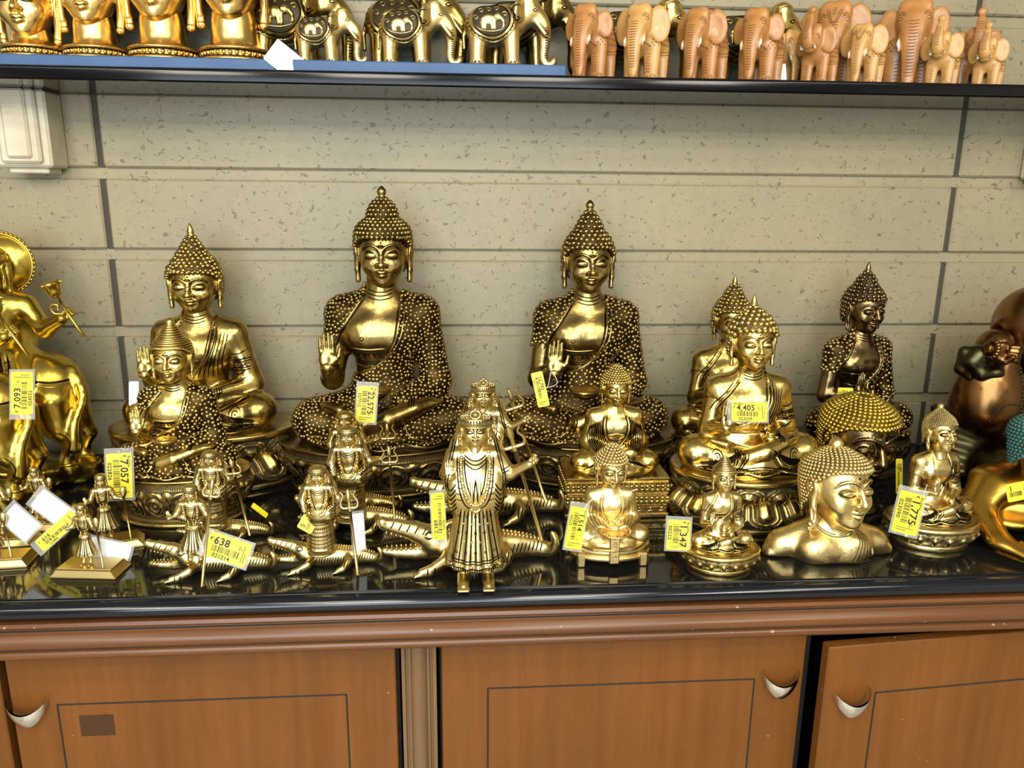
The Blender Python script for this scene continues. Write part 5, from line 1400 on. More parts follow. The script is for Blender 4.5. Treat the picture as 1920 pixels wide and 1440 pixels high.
def rider(label, loc, s, rz, mat):
    if not _RID:
        LINE[0] = 1.0; S = rider_meshes(); ml, mr = MB(), MB(); r = .0017
        for o in (0, .008): stroke(mr if o else ml, S, [(-.005, .265-o), (.03, .245-o), (.075, .236-o), (.115, .238-o)], r*1.6)
        for o in (0, .012, .045): stroke(mr if o == .012 else ml, S, [(-.01+o*.3, .31), (.005+o*.3, .25), (-.005+o*.3, .19), (-.03+o*.3, .155)], r*1.5)
        for k in range(5): stroke(ml, S, [(-.073+.006*k, .405-.010*k), (-.036, .385-.012*k), (.0-.006*k, .405-.010*k)], r)
        for z in (.30, .285, .27): stroke(ml, S, [(-.09, z-.01), (-.035, z-.02), (.02, z-.01)], r)
        stroke(ml, S, [(.085, .13), (.105, .105), (.095, .08)], r); stroke(mr, S, [(.06, .045), (.09, .05), (.115, .045)], .004)
        _RID.extend([S.mesh('rider_body'), ml.mesh('rider_lines'), mr.mesh('rider_trim')])
        halo = MB(); halo.add(*tube_vf([(.062*math.cos(t), 0, .062*math.sin(t)) for t in np.linspace(0, 6.28, 40, endpoint=False)], .004, 7, True)); v, f = lathe_vf([(.062, -.002), (.062, .002), (.001, .004)], 40); halo.add(np.c_[v[:, 0], v[:, 2], v[:, 1]], f)
        for t in np.linspace(0, 6.28, 44, endpoint=False): beads(halo, [(.066*math.cos(t), 0, .066*math.sin(t))], .0042, 1)
        _RID.append(halo.mesh('halo'))
        fl = MB(); fl.add(*tube_vf([(.012, 0, -.055), (0, 0, 0), (-.004, 0, .035)], [.0035, .003, .003], 7)); fl.add(*(lambda vf: (vf[0]+V(-.006, 0, .035), vf[1]))(lathe_vf(smooth_path([(.003, 0), (.012, .008), (.015, .02), (.020, .03), (.016, .034), (.003, .028)], 3), 16)))
        for t in np.linspace(0, 6.28, 6, endpoint=False): fl.add(*tube_vf(smooth_path([(-.006, 0, .045), (-.006+.014*math.cos(t), .014*math.sin(t), .066), (-.006+.022*math.cos(t), .022*math.sin(t), .064)], 4), [.004]*4+[.003]*4+[.001], 6))
        fl.add(*tube_vf(smooth_path([(0, -.004, .0), (-.022, -.004, .006), (-.024, -.004, .022), (-.010, -.004, .022), (-.012, -.004, .012)], 4), .003, 6)); _RID.append(fl.mesh('lotus_flower'))
    root = empty('bull_rider', loc, rz, s); tag(root, label, 'statue', 'riders on bulls at the counter end'); m = M[mat]
    obj('rider_body', _RID[0], m, root); obj('harness_lines', _RID[1], M['line'], root); obj('harness_trim', _RID[2], m, root); obj('halo', _RID[3], m, root, (-.030, .030, .482))
    hm, lm, _ = head_meshes('soft'); hd = obj('head', hm, m, root, (-.040, -.010, .468), (-.05, 0, -.25), .034); obj('face_lines', lm, M['line'], hd)
    cap = MB(); cap.add(*lathe_vf(smooth_path([(1.02, .55), (1.08, .7), (1.05, .9), (.95, 1.05), (1.0, 1.15), (.7, 1.45), (.3, 1.7), (.12, 1.95), (.02, 2.0)], 3), 30)); obj('crown', cap.mesh('crown'), m, hd, (0, .1, 0))
    hr = MB()
    for q in (-1, 1): hr.add(*tube_vf(smooth_path([(q*.9, .35, .6), (q*1.05, .4, -.2), (q*.95, .5, -1.1), (q*1.2, .5, -1.9)], 5), np.linspace(.32, .12, 16), 8))
    obj('hair_locks', hr.mesh('hair_locks'), m, hd)
    for x, y, z, q in ((.130, -.066, .384, 1), (-.036, -.086, .342, 0)):
        obj('hand', hand_mesh('fist'), m, root, (x-.012, y+.004, z-.006), (0, 1.0, .4), .024); obj('lotus_flower', _RID[4], m, root, (x+.006, y-.012, z+.004), (.1, -.25, 0), 1.0)
    return root
# ---------------------------------------------------------------- price tags
M['tag'] = plain('yellow_label', (.84, .71, .03), .45, noise=(30, (.78, .64, .02)))
M['tag_white'] = plain('white_label', (.82, .82, .80), .5, noise=(12, (.74, .74, .73)))
M['ink'] = plain('black_ink', (.012, .012, .012), .6)
M['string'] = plain('white_string', (.75, .73, .68), .6)
def _clear():
    m, nt, b = _mat('clear_sleeve'); b.inputs['Base Color'].default_value = (.55, .55, .52, 1); b.inputs['Alpha'].default_value = .28; b.inputs['Roughness'].default_value = .12; b.inputs['Specular IOR Level'].default_value = .6
    return m
M['sleeve'] = _clear()
_TXT = {}
def text_vf(body, size, font_scale=1.0):
    key = (body, size)
    if key not in _TXT:
        cu = bpy.data.curves.new('t', 'FONT'); cu.body = body; cu.size = size; cu.align_x = 'LEFT'; cu.align_y = 'CENTER'; cu.resolution_u = 2; cu.space_character = 1.05; cu.offset = size*.028
        o = bpy.data.objects.new('t', cu); COL.objects.link(o); bpy.context.view_layer.update()
        me = bpy.data.meshes.new_from_object(o.evaluated_get(bpy.context.evaluated_depsgraph_get()))
        n = len(me.vertices); co = np.zeros(n*3); me.vertices.foreach_get('co', co); co = co.reshape(-1, 3)
        fs = {}
        for p in me.polygons: fs.setdefault(len(p.vertices), []).append(list(p.vertices))
        _TXT[key] = (np.c_[co[:, 0], np.zeros(n), co[:, 1]], [np.array(f) for f in fs.values()])
        bpy.data.objects.remove(o); bpy.data.curves.remove(cu); bpy.data.meshes.remove(me)
    return _TXT[key]
def card_mesh(w, h, t=.0006, rnd=.0025, curl=0.0):
    """rounded rectangle facing -y"""
    n = 5; pts = []
    for cx, cz, a0 in ((w/2-rnd, h/2-rnd, 0), (-w/2+rnd, h/2-rnd, 90), (-w/2+rnd, -h/2+rnd, 180), (w/2-rnd, -h/2+rnd, 270)):
        for a in np.linspace(a0, a0+90, n): pts.append((cx+rnd*math.cos(math.radians(a)), cz+rnd*math.sin(math.radians(a))))
    p = np.array(pts); m = len(p)
    v = np.concatenate([np.c_[p[:, 0], np.full(m, -t/2), p[:, 1]], np.c_[p[:, 0], np.full(m, t/2), p[:, 1]]])
    f = np.arange(m)[None]; i = np.arange(m); j = (i+1) % m
    return np_mesh('card', v, [f[:, ::-1].copy(), f+m, np.stack([i, j, j+m, i+m], 1)[:, ::-1].copy()], False)
def price_tag(label, loc, w, h, roll, price=None, code='', head='', yaw=0.0, pitch=-.25, color='tag', sleeve=True, string=None, rnd=.003):
    root = empty('price_tag', loc); tag(root, label, 'tag', 'price tags')
    root.rotation_euler = Euler((pitch, -math.radians(roll), yaw), 'XYZ')
    M3 = Matrix.Rotation(yaw, 3, 'Z') @ Matrix.Rotation(pitch, 3, 'X') @ Matrix.Rotation(-math.radians(roll), 3, 'Y')
    root.rotation_euler = M3.to_euler()
    card = obj('card', card_mesh(w, h, rnd=min(rnd, h*.2)), M[color], root)
    if sleeve:
        v, f = bevel_box_vf((-w*.62, .0004, -h*.58), (w*.56, .0010, h*.58), .0002); obj('plastic_sleeve', np_mesh('plastic_sleeve', v, f, False), M['sleeve'], root)
    if price:
        mb = MB(); y = -.0005
        def put(txt, x, z, s):
            v, f = text_vf(txt, s); mb.add(v+V(x, y, z), f)
        put(price.split(' ')[0].replace('/-', ''), -w*.36, h*.19, h*.42)
        if '/-' in price: put('/-', w*.24, h*.17, h*.24)
        if '/-' in price: put('\u20b9', -w*.46, h*.22, h*.2)
        if head: put(head, -w*.44, h*.40, h*.15)
        if code: put(code, -w*.30, -h*.38, h*.23)
        pt = mb.mesh('price_print', False); obj('price_print', pt, M['ink'], card)
        bc = MB(); rng = random.Random(price); x = -w*.36
        while x < w*.26:
            b = rng.choice((.010, .010, .018, .026))*w; bc.add(*box_vf((x, y-.0001, -h*.24), (x+b, y+.0003, h*.02))); x += b+rng.choice((.010, .014, .02))*w
        obj('barcode', bc.mesh('barcode', False), M['ink'], card)
        sm = MB()
        for k in range(2):
            v, f = box_vf((w*(.36+.055*k), y, -h*.35), (w*(.375+.055*k), y+.0003, h*(.35-.3*k))); sm.add(v, f)
        obj('small_print', sm.mesh('small_print', False), M['ink'], card)
    if string is not None:
        Mi = np.array(M3.inverted()); P = np.array([(Mi @ (V(*q)-V(*loc))) for q in string])
        st = MB(); st.add(*tube_vf(smooth_path(P, 6), .0007, 6)); obj('string', st.mesh('string'), M['string'], root)
    return root
# ---------------------------------------------------------------- the seated Buddhas
def ms(skin, robe=None, base=None): return dict(skin=M[skin], robe=M[robe or skin], base=M[base or skin])
buddha('seated_buddha', 'tallest dark brass seated Buddha with beaded robe and raised hand, 22,575 tag', (-.163, -.165, 0), .114, mats=ms('antique_dark', 'bead_dark'), beads_sp=.066, arm='abhaya', hair='bell',
       base=(lotus_single, 1.90, 1, .68, .90), top=.640, base_dx=-.12, head_dx=.06)
buddha('seated_buddha', 'dark brass seated Buddha in beaded robe, raised hand before his shoulder, right of the tallest', (.290, -.140, 0), .109, mats=ms('antique_dark', 'bead_dark'), beads_sp=.076, arm='front', hair='cone',
       hair_kw=dict(spacing=.24, br=.12, jitter=.02), base=(lotus_single, 1.82, 1, .66, .88), base_dx=.12, top=.615, hand_s=.38, hand_rot=(0, 0, -.1))
buddha('seated_buddha', 'brass Buddha on a two-tier lotus throne, smooth robe, palm raised, behind a smaller one', (-.562, -.140, 0), .095, mats=ms('antique'), arm='abhaya', hair='spike', face='stern',
       hair_kw=dict(spacing=.22, br=.115, jitter=.05, finial='point'), base=(lotus_double, 2.05, 1, .62, 1.32), top=.560, folds=True, head_s=.47, sx_head=1.12, body_kw=dict(el=1.05))
buddha('seated_buddha', 'smaller brass Buddha with beaded robe and ringed hair, 7,057 tag at his knee', (-.545, -.357, 0), .067, mats=ms('gold', 'bead', 'antique'), beads_sp=.10, arm='abhaya', hair='step',
       hair_kw=dict(rows=True, spacing=.16, br=.062, finial='knob'), base=(lotus_single, 2.0, 1, .62, 1.45), top=.392, head_s=.52, head_rot=(-.03, 0, 0))
buddha('seated_buddha', 'brass Buddha half hidden behind the one with the 4,405 tag', (.622, -.150, 0), .078, mats=ms('antique'), arm='front', hair='cone',
       hair_kw=dict(spacing=.26, br=.13, jitter=.03, finial='point'), base=(lotus_double, 1.65, 1, .68, 1.25), top=.455, folds=True, head_s=.5)
buddha('seated_buddha', 'bright brass Buddha with engraved smooth robe on double lotus throne, 4,405 tag', (.575, -.398, 0), .080, mats=ms('gold', 'gold', 'antique'), arm='front', hair='peak',
       hair_kw=dict(spacing=.30, br=.145, jitter=.04, finial='point'), base=(lotus_double, 1.82, 1, .80, 1.32), top=.442, head_rot=(-.06, 0, 0), folds=True, head_s=.5, bowl=None, body_kw=dict(kw=1.34))
buddha('seated_buddha', 'dark bronze Buddha holding a vase in his lap, behind the yellow-haired head', (.920, -.165, 0), .080, mats=ms('bronze', 'bead_dark', 'bronze'), beads_sp=.105, arm='mid', hair='cone', rz=.22,
       hair_kw=dict(spacing=.27, br=.13, jitter=.03, finial='point'), base=(lotus_single, 1.75, 1, .66, 1.2), top=.486, head_s=.5, bowl='vase')
buddha('seated_buddha', 'small pale brass Buddha on round lotus base beside the sack carrier, 1,775 tag', (.880, -.555, 0), .0436, mats=ms('pale'), arm='mid', hair='peak', style='both', rz=.12,
       hair_kw=dict(spacing=.12, br=.05, finial='knob'), base=(lotus_small, 1.92, 1, .82, 1.15), top=.263, head_s=.58, head_rot=(-.14, 0, 0), folds=True, face='bold', bowl=None)
buddha('seated_buddha', 'tiny pale brass Buddha with vase on oval lotus base, 1,347 tag', (.451, -.637, 0), .0314, mats=ms('pale', 'pale', 'gold'), arm='front', hair='step',
       hair_kw=dict(rows=True, spacing=.2, br=.075, finial='rod'), base=(lotus_small, 2.1, 1, .82, 1.25), top=.203, head_s=.58, head_rot=(-.1, 0, 0), folds=True, face='bold', bowl='vase')
# ---------------------------------------------------------------- robed Buddhas, bust, loose heads
r_, F_, st = robed_buddha('brass Buddha in finely pleated robe on a square beaded pedestal', (.314, -.372, 0), .0525, ms('gold', 'gold', 'gold'), .299, 1.62, dict(spacing=.21, br=.11, finial=None), .5)
square_pedestal(r_, ms('gold'), 4.0, 2.5, 1.62)
r_, F_, st = robed_buddha('matte brass Buddha holding a round incense dish on a four-legged stand, 1,514 tag', (.264, -.600, 0), .040, dict(ms('matte'), line=M['antique_dark']), .211, .85, dict(spacing=.24, br=.13, finial=None), .62, face='bold', dense=5, head_rot=(.08, 0, .12))
mb = MB()
mb.add(*lathe_vf(smooth_path([(1.60, .30), (1.78, .34), (1.80, .48), (1.70, .52), (1.74, .60), (1.80, .66), (1.78, .82), (1.6, .88), (.6, .88)], 3), 56, 1.0, .62))
obj('stand', mb.mesh('stand'), M['matte'], r_, (0, -.15, 0))
for sx, sy in ((-1, -1), (1, -1), (-1, 1), (1, 1)):
    v, f = bevel_box_vf((-.17, -.16, 0), (.17, .16, .62), .05); v[:, :2] *= (1+.25*v[:, 2:3]); obj('foot', np_mesh('foot', v, f, False), M['matte'], r_, (sx*1.35, -.15+sy*.72, 0), (0, 0, 0))
d_ = obj('incense_dish', np_mesh('incense_dish', *lathe_vf(smooth_path([(.18, 0), (.22, .10), (.50, .26), (.72, .34), (.74, .40), (.68, .42), (.52, .40), (.46, .34), (.42, .22), (.05, .18)], 3), 40)), M['matte'], r_, (.0, -1.18, 1.36))
hm_ = MB(); beads(hm_, [(.58*math.cos(t), .58*math.sin(t), .412) for t in np.linspace(3.5, 5.9, 5)], .035, 1); obj('incense_holes', hm_.mesh('incense_holes'), M['line'], d_)
v, f = bevel_box_vf((-.22, -.10, 0), (.22, .10, 1.25), .04); pl_ = obj('dish_post', np_mesh('dish_post', v, f, False), M['matte'], r_, (0, -1.28, .30))
ln_ = MB()
for k, z in enumerate((.3, .55, .75, .9)): ln_.add(*tube_vf(smooth_path([(-.10, -.105, z), (0, -.105, z+.10), (.10, -.105, z)], 4), .018, 5))
obj('post_lines', ln_.mesh('post_lines'), M['antique_dark'], pl_)
bust('polished brass Buddha bust with drapery over one shoulder at the counter edge', (.662, -.612, 0), .0525, ms('matte'), 0.0, 2.30, .30, 'flat', dict(spacing=.135, br=.07, finial='knob'), M['matte'])
loose_head('large dark Buddha head with bright yellow dotted hair behind the bust', (.815, -.400, 0), .066, ms('bronze'), 2.12, .16, 'flat', dict(spacing=.135, br=.078, finial=None), M['yellow'])
# four golden heads on the shelf
for x, y, s, cz, lb in ((-.842, -.128, .052, 1.90, 'golden head at the row\'s end, eyes closed, smallest of the shelf heads'), (-.722, -.125, .054, 2.34, 'second golden head on the shelf, nose and mouth showing'),
                        (-.590, -.122, .060, 2.38, 'third golden head on the shelf counted from the frame edge'), (-.448, -.122, .062, 2.44, 'golden head beside the white diamond tag, only lips and chin showing')):
    loose_head(lb, (x, y, .8778), s, ms('shiny'), cz, 0.05, 'dome', dict(spacing=.2, br=.1, finial=None), M['shiny'], collar=True, group='golden heads on the shelf', ear_drop=1.25, face='soft', neck_r=.76, rx=-.02)
# ---------------------------------------------------------------- deities riding crocodiles
def deity(label, loc, s, kind, croc, tri, mat='pale', fig=(0, 0, 0), rz=0.0, face='calm', name='crocodile_deity'):
    """croc=(dx,dy,scale,rz) or None; tri=(foot, head) in figure units"""
    root = empty(name, loc, 0.0, 1.0); tag(root, label, 'statue')
    m = M[mat]
    if croc: add_crocodile(root, m, (croc[0], croc[1], 0), croc[2], croc[3])
    add_figure(root, kind, m, fig, s, rz, face, crown_name='crown' if kind == 'goddess' else 'turban', fx=1.28 if kind == 'sage' else 1.12)
    if tri: trident(root, m, *tri)
    return root
deity('crowned brass goddess in long pleated skirt standing foremost at the counter edge', (.027, -.655, 0), .294, 'goddess', (.0, .055, .120, .06),
      ((.128, .075, .0), (.062, -.02, .232), .0032, .030), fig=(0, -.005, 0))
deity('crowned brass goddess with trident on a crocodile behind the foremost goddess', (.055, -.435, 0), .262, 'goddess', (.013, .03, .119, .06),
      ((.118, .03, .03), (.050, -.03, .238), .0032, .030), fig=(-.008, -.01, .03))
deity('veiled brass sitter in banded robe on a crocodile, trident before the skirt', (-.222, -.605, 0), .158, 'sage', (.0, .0, .075, .03),
      ((.052, -.045, 0.002), (.042, -.035, .118), .0025, .022), fig=(-.012, -.01, .030))
deity('brass woman with garland reaching out to her trident behind the banded-robe sitter', (-.192, -.478, 0), .186, 'sage', (.0, .03, .088, -.05),
      ((.074, -.02, .012), (.068, -.03, .150), .0025, .022), fig=(-.010, 0, .03))
deity('rearmost brass veiled woman with trident in front of the tallest Buddha', (-.200, -.392, 0), .175, 'sage', (-.01, .02, .080, .04),
      ((.073, -.02, .03), (.066, -.03, .168), .0022, .022), mat='gold', fig=(-.018, 0, .045))
deity('brass ascetic with necklaces and upright spear on a crocodile, behind the 638 tag', (-.428, -.497, 0), .150, 'sage', (.0, .015, .070, .03),
      ((.048, -.02, .018), (.032, -.03, .140), .0026, .020), fig=(-.015, -.005, .03))
deity('small capped brass figure on a crocodile, long spear leaning across, beside 638 tag', (-.430, -.618, 0), .142, 'guard', (.022, .0, .083, .02),
      ((.012, -.055, .0), (.034, -.04, .150), .0024, .020), fig=(-.008, -.012, .022))
# ---------------------------------------------------------------- little figures on square plinths
def plinth_figure(label, loc, s, rz, w=.055):
    root = empty('plinth_figurine', loc, rz); tag(root, label, 'figurine')
    mb = MB(); mb.add(*bevel_box_vf((-w, -w*.5, 0), (w, w*.5, .004), .001))
    v, f = box_vf((-w*.97, -w*.48, .004), (w*.97, w*.48, .013)); v[4:, :2] *= .86; mb.add(v, f); mb.add(*bevel_box_vf((-w*.84, -w*.4, .013), (w*.84, w*.4, .016), .001))
    obj('plinth', mb.mesh('plinth', False), M['pale'], root)
    add_figure(root, 'guard', M['pale'], (-.004, .0, .014), s, 0.0, crown_name='cap')
    st = MB(); x = .235*s-.004+.004; st.add(*tube_vf([(x+.004, -.016, .016), (x, -.014, .60*s+.02)], .0017, 7)); o = obj('staff', st.mesh('staff'), M['pale'], root)
    mc = MB(); v, f = ico_vf(2); mc.add(v*V(.006, .004, .011)+V(x, -.014, .60*s+.028), f); obj('mace_head', mc.mesh('mace_head'), M['pale'], o)
    return root
plinth_figure('tiny brass figurine with mace on a square plinth before the 616 tag', (-.618, -.612, 0), .112, -.10)
plinth_figure('brass figurine with sash and staff on a plinth below the 7,057 tag', (-.628, -.512, 0), .128, .35)
plinth_figure('brass figurine on a plinth half behind the plain white tag, cut by the frame', (-.828, -.488, 0), .120, .1)
plinth_figure('brass figurine with headband peeking out above the white tags', (-.790, -.420, 0), .110, .05)
plinth_figure('brass figurine of which only a plinth corner shows at the frame edge', (-.790, -.570, 0), .100, .1)
# ---------------------------------------------------------------- the shelf's elephants
Q = math.pi/2; ZB, ZS = .8778, .8566
brass_elephant('smallest carved brass elephant on the blue board, beside the white diamond tag', (-.255, -.155, ZB), .090, Q-.06)
brass_elephant('middle one of the three carved brass elephants on the blue board', (-.078, -.155, ZB), .106, Q-.04)
brass_elephant('largest of the three brass elephants on the blue board, next to the wooden herd', (.104, -.155, ZB), .119, Q-.04)
brass_elephant('big brass elephant standing behind the smallest one, mostly above the frame', (-.325, -.056, ZB), .150, Q, 'antique', 'large brass elephants at the back of the shelf')
brass_elephant('big brass elephant behind the gap between the small and middle brass elephants', (-.085, -.056, ZB), .150, Q, 'antique', 'large brass elephants at the back of the shelf')
brass_elephant('big dark brass elephant behind the largest of the blue board trio', (.160, -.056, ZB), .150, Q, 'antique_dark', 'large brass elephants at the back of the shelf')
brass_elephant('big brass elephant with ringed blanket behind the first two wooden elephants', (.405, -.056, ZS), .158, Q, 'gold', 'large brass elephants at the back of the shelf')
brass_elephant('big brass elephant behind the polished third wooden elephant', (.655, -.056, ZS), .155, Q, 'gold', 'large brass elephants at the back of the shelf')
wood_elephant('slim wooden elephant first of the herd, next to the brass ones', (.278, -.158, ZS), 0.1260, -.62, 'small_ear')
wood_elephant('pale wooden elephant with broad ears, second of the herd', (.388, -.158, ZS), 0.1288, -.62, 'down', 'teak_light')
wood_elephant('glossy brown elephant with dotted shoulder, third of the wooden herd', (.512, -.158, ZS), 0.1250, -.78, 'down')
wood_elephant('glossy brown elephant with ringed trunk, fourth of the wooden herd', (.632, -.158, ZS), 0.1269, -.70, 'small_ear')
wood_elephant('little wooden elephant showing between the fourth and the ball carrier', (.722, -.070, ZS), 0.1081, .5, 'down', 'teak_light', .5)
wood_elephant('wooden elephant lifting a ball on its curled-up trunk', (.758, -.158, ZS), 0.0996, -.95, 'up')
wood_elephant('wooden elephant with carved plate on its forehead, trunk hanging', (.860, -.158, ZS), 0.1062, -.80, 'plate', 'teak_light')
wood_elephant('tall wooden elephant rising behind the ball carrier and the plated one', (.835, -.066, ZS), 0.1617, -.55, 'plate', 'teak', .45)
wood_elephant('tallest brown wooden elephant behind the pair with raised trunks', (1.010, -.070, ZS), 0.1692, -.5, 'small_ear', 'teak', .45)
wood_elephant('pale wooden elephant with raised trunk, nearer of the pair at the shelf end', (1.030, -.160, ZS), 0.0921, -.85, 'up', 'teak_light', .6)
wood_elephant('last pale wooden elephant with raised trunk at the shelf end', (1.140, -.150, ZS), 0.0865, -.85, 'up', 'teak_light', .6)
wood_elephant('dim wooden elephant with raised trunk behind the last pale one', (1.165, -.060, ZS), 0.1175, -.4, 'up', 'teak', .5)
rider('yellow brass rider with halo and lotus on a bull, standing against the wall', (-.925, -.165, .003), .98, .05, 'yellow')
rider('yellow brass rider on a bull cut by the frame, 7,093 tag on its flank', (-.955, -.315, .003), .95, .05, 'yellow')
# pot-bellied monk carrying a sack: only the sack, fist and half the head are in view
def monk():
    root = empty('sack_monk', (1.27, -.235, .004)); tag(root, 'dark bronze pot-bellied monk carrying a large sack on his shoulder', 'statue')
    S = Sdf((-.19, -.19, -.005), (.24, .17, .46), .006)
    S.ell((.06, .0, .10), (.19, .14, .12), .03); S.ell((.07, -.03, .20), (.13, .12, .13), .05); S.ell((.07, .0, .30), (.12, .09, .09), .05)
    for s in (0, 1): S.tube([(-.02+s*.16, -.06, .06), (-.10+s*.28, -.12, .05), (-.04+s*.16, -.16, .03)], [.07, .06, .045], .03)
    for k in range(5): S.tube([(-.17, -.05+.02*k, .03+.03*k), (-.06, -.11, .02+.028*k), (.06, -.135, .03+.02*k)], .014, .015)
    obj('monk_body', S.mesh('monk_body'), M['olive'], root)
    H = Sdf((-.10, -.12, -.12), (.12, .12, .12), .005); H.ell((0, 0, 0), (.078, .082, .088), .02); H.ell((.01, -.03, -.045), (.062, .055, .045), .03); H.ell((-.078, .0, -.02), (.014, .02, .036), .01); H.ell((-.084, -.006, -.015), (.008, .012, .02), .006, 'sub')
    H.ell((.0, -.085, -.015), (.016, .018, .014), .01); H.tube([(-.04, -.07, .015), (-.02, -.085, .02), (.0, -.08, .015)], .008, .01)
    obj('head', H.mesh('monk_head'), M['copper'], root, (-.022, -.035, .352))
    B = Sdf((-.13, -.12, -.02), (.13, .12, .30), .005)
    B.ell((0, 0, .085), (.098, .088, .092), .02); B.ell((0, 0, .15), (.085, .07, .075), .04); B.cone((0, 0, .18), (.02, -.01, .225), .06, .035, .03); B.cone((.02, -.01, .22), (.0, 0, .25), .034, .05, .02)
    for a in np.linspace(0, 6.28, 9): B.tube([(.072*math.cos(a), .066*math.sin(a), .15), (.045*math.cos(a)+.01, .04*math.sin(a), .20), (.028*math.cos(a)+.02, .024*math.sin(a), .225)], [.010, .012, .008], .012)
    sk = obj('sack', B.mesh('sack'), M['copper'], root, (-.122, -.065, .118), scale=.78); ml = MB(); LINE[0] = 1.0
    h = on_surface(B, [(.045, .20), (.05, .15), (.04, .10), (.045, .05)], n=5); beads(ml, h, .0042, 1); h = on_surface(B, [(.04, .105), (.0, .11), (-.03, .09), (-.04, .06)], n=5); beads(ml, h, .0036, 1)
    obj('sack_beads', ml.mesh('sack_beads'), M['olive'], sk)
    sl = Sdf((-.14, -.10, -.10), (.14, .10, .10), .005); sl.tube([(.10, .03, -.02), (.02, -.01, .01), (-.06, -.02, .0), (-.085, -.02, -.02)], [.036, .034, .032, .024], .02); sl.tube([(-.08, -.03, -.02), (-.05, -.04, -.06), (0, -.045, -.055), (.03, -.04, -.075)], [.02, .02, .018, .012], .02); sl.tube([(-.095, 0, .01), (-.10, 0, -.05), (-.07, -.01, -.08)], [.02, .018, .012], .015)
    obj('sleeve', sl.mesh('sleeve'), M['olive'], root, (-.140, -.078, .300), scale=.62)
    obj('fist', hand_mesh('fist'), M['copper'], root, (-.165, -.118, .318), (.2, 1.75, .15), .048)
    br = MB(); beads(br, [(-.166+.003*math.cos(t), -.116+.017*math.sin(t), .318+.017*math.cos(t)) for t in np.linspace(0, 6.28, 16, endpoint=False)], .0065, 1); obj('bracelet', br.mesh('bracelet'), M['copper'], root)
    nk = MB(); beads(nk, [(.065+.085*math.cos(t), -.05+.06*math.sin(t)*1.0, .285+.02*math.sin(t)) for t in np.linspace(3.1, 6.3, 14)], .009, 1); obj('necklace', nk.mesh('necklace'), M['copper'], root)
monk()
def amber_buddha():
    root = empty('amber_buddha', (1.150, -.500, .003)); tag(root, 'amber gold Buddha with teal hair holding a red-brown box, cut by the frame edge', 'statue')
    S = Sdf((-.20, -.24, -.005), (.20, .14, .30), .0058)
    S.ell((0, .02, .10), (.10, .075, .12), .04); S.cone((-.07, .01, .165), (.10, .01, .165), .042, .045, .05); S.cone((0, 0, .19), (0, -.005, .24), .032, .03, .03)
    S.tube([(-.09, .0, .165), (-.150, -.03, .09), (-.165, -.12, .035), (-.135, -.17, .02)], [.045, .036, .026, .020], .03); S.tube([(.11, .0, .16), (.15, -.05, .09), (.06, -.12, .06)], [.042, .034, .024], .03)
    S.ell((0, .02, .04), (.17, .10, .05), .04)
    obj('body', S.mesh('amber_body'), M['amber'], root, (-.04, 0, 0), scale=(.80, 1, .52))
    obj('hand', hand_mesh('flat'), M['amber'], root, (-.150, -.150, .020), (1.75, 0, .1), .026)
    add_head(root, dict(skin=M['amber']), 'soft', 'flat', (-.052, -.035, .166), .044, (-.05, 0, .55), dict(spacing=.17, br=.09, finial=None), M['teal'], M['teal'])
    v, f = bevel_box_vf((-.045, -.03, 0), (.06, .03, .055), .004); v[:, 0] += v[:, 2]*-.25; obj('lacquer_box', np_mesh('lacquer_box', v, f, False), M['red_box'], root, (-.055, -.165, .0), (0, 0, .2))
    P = MB(); P.add(*(lambda vf: (vf[0], vf[1]))(bevel_box_vf((-.055, -.012, 0), (.075, .012, .075), .006))); obj('breastplate', P.mesh('breastplate', False), M['teal'], root, (-.030, -.115, .035), (-.15, 0, .1))
    rm = MB(); beads(rm, [(-.055+.0*k, -.012, .003+k*.0115) for k in range(7)]+[(-.055+k*.0115, -.012, .075) for k in range(12)], .0055, 1); obj('plate_trim', rm.mesh('plate_trim'), M['olive'], [c for c in root.children if c.name.startswith('breastplate')][0])
amber_buddha()
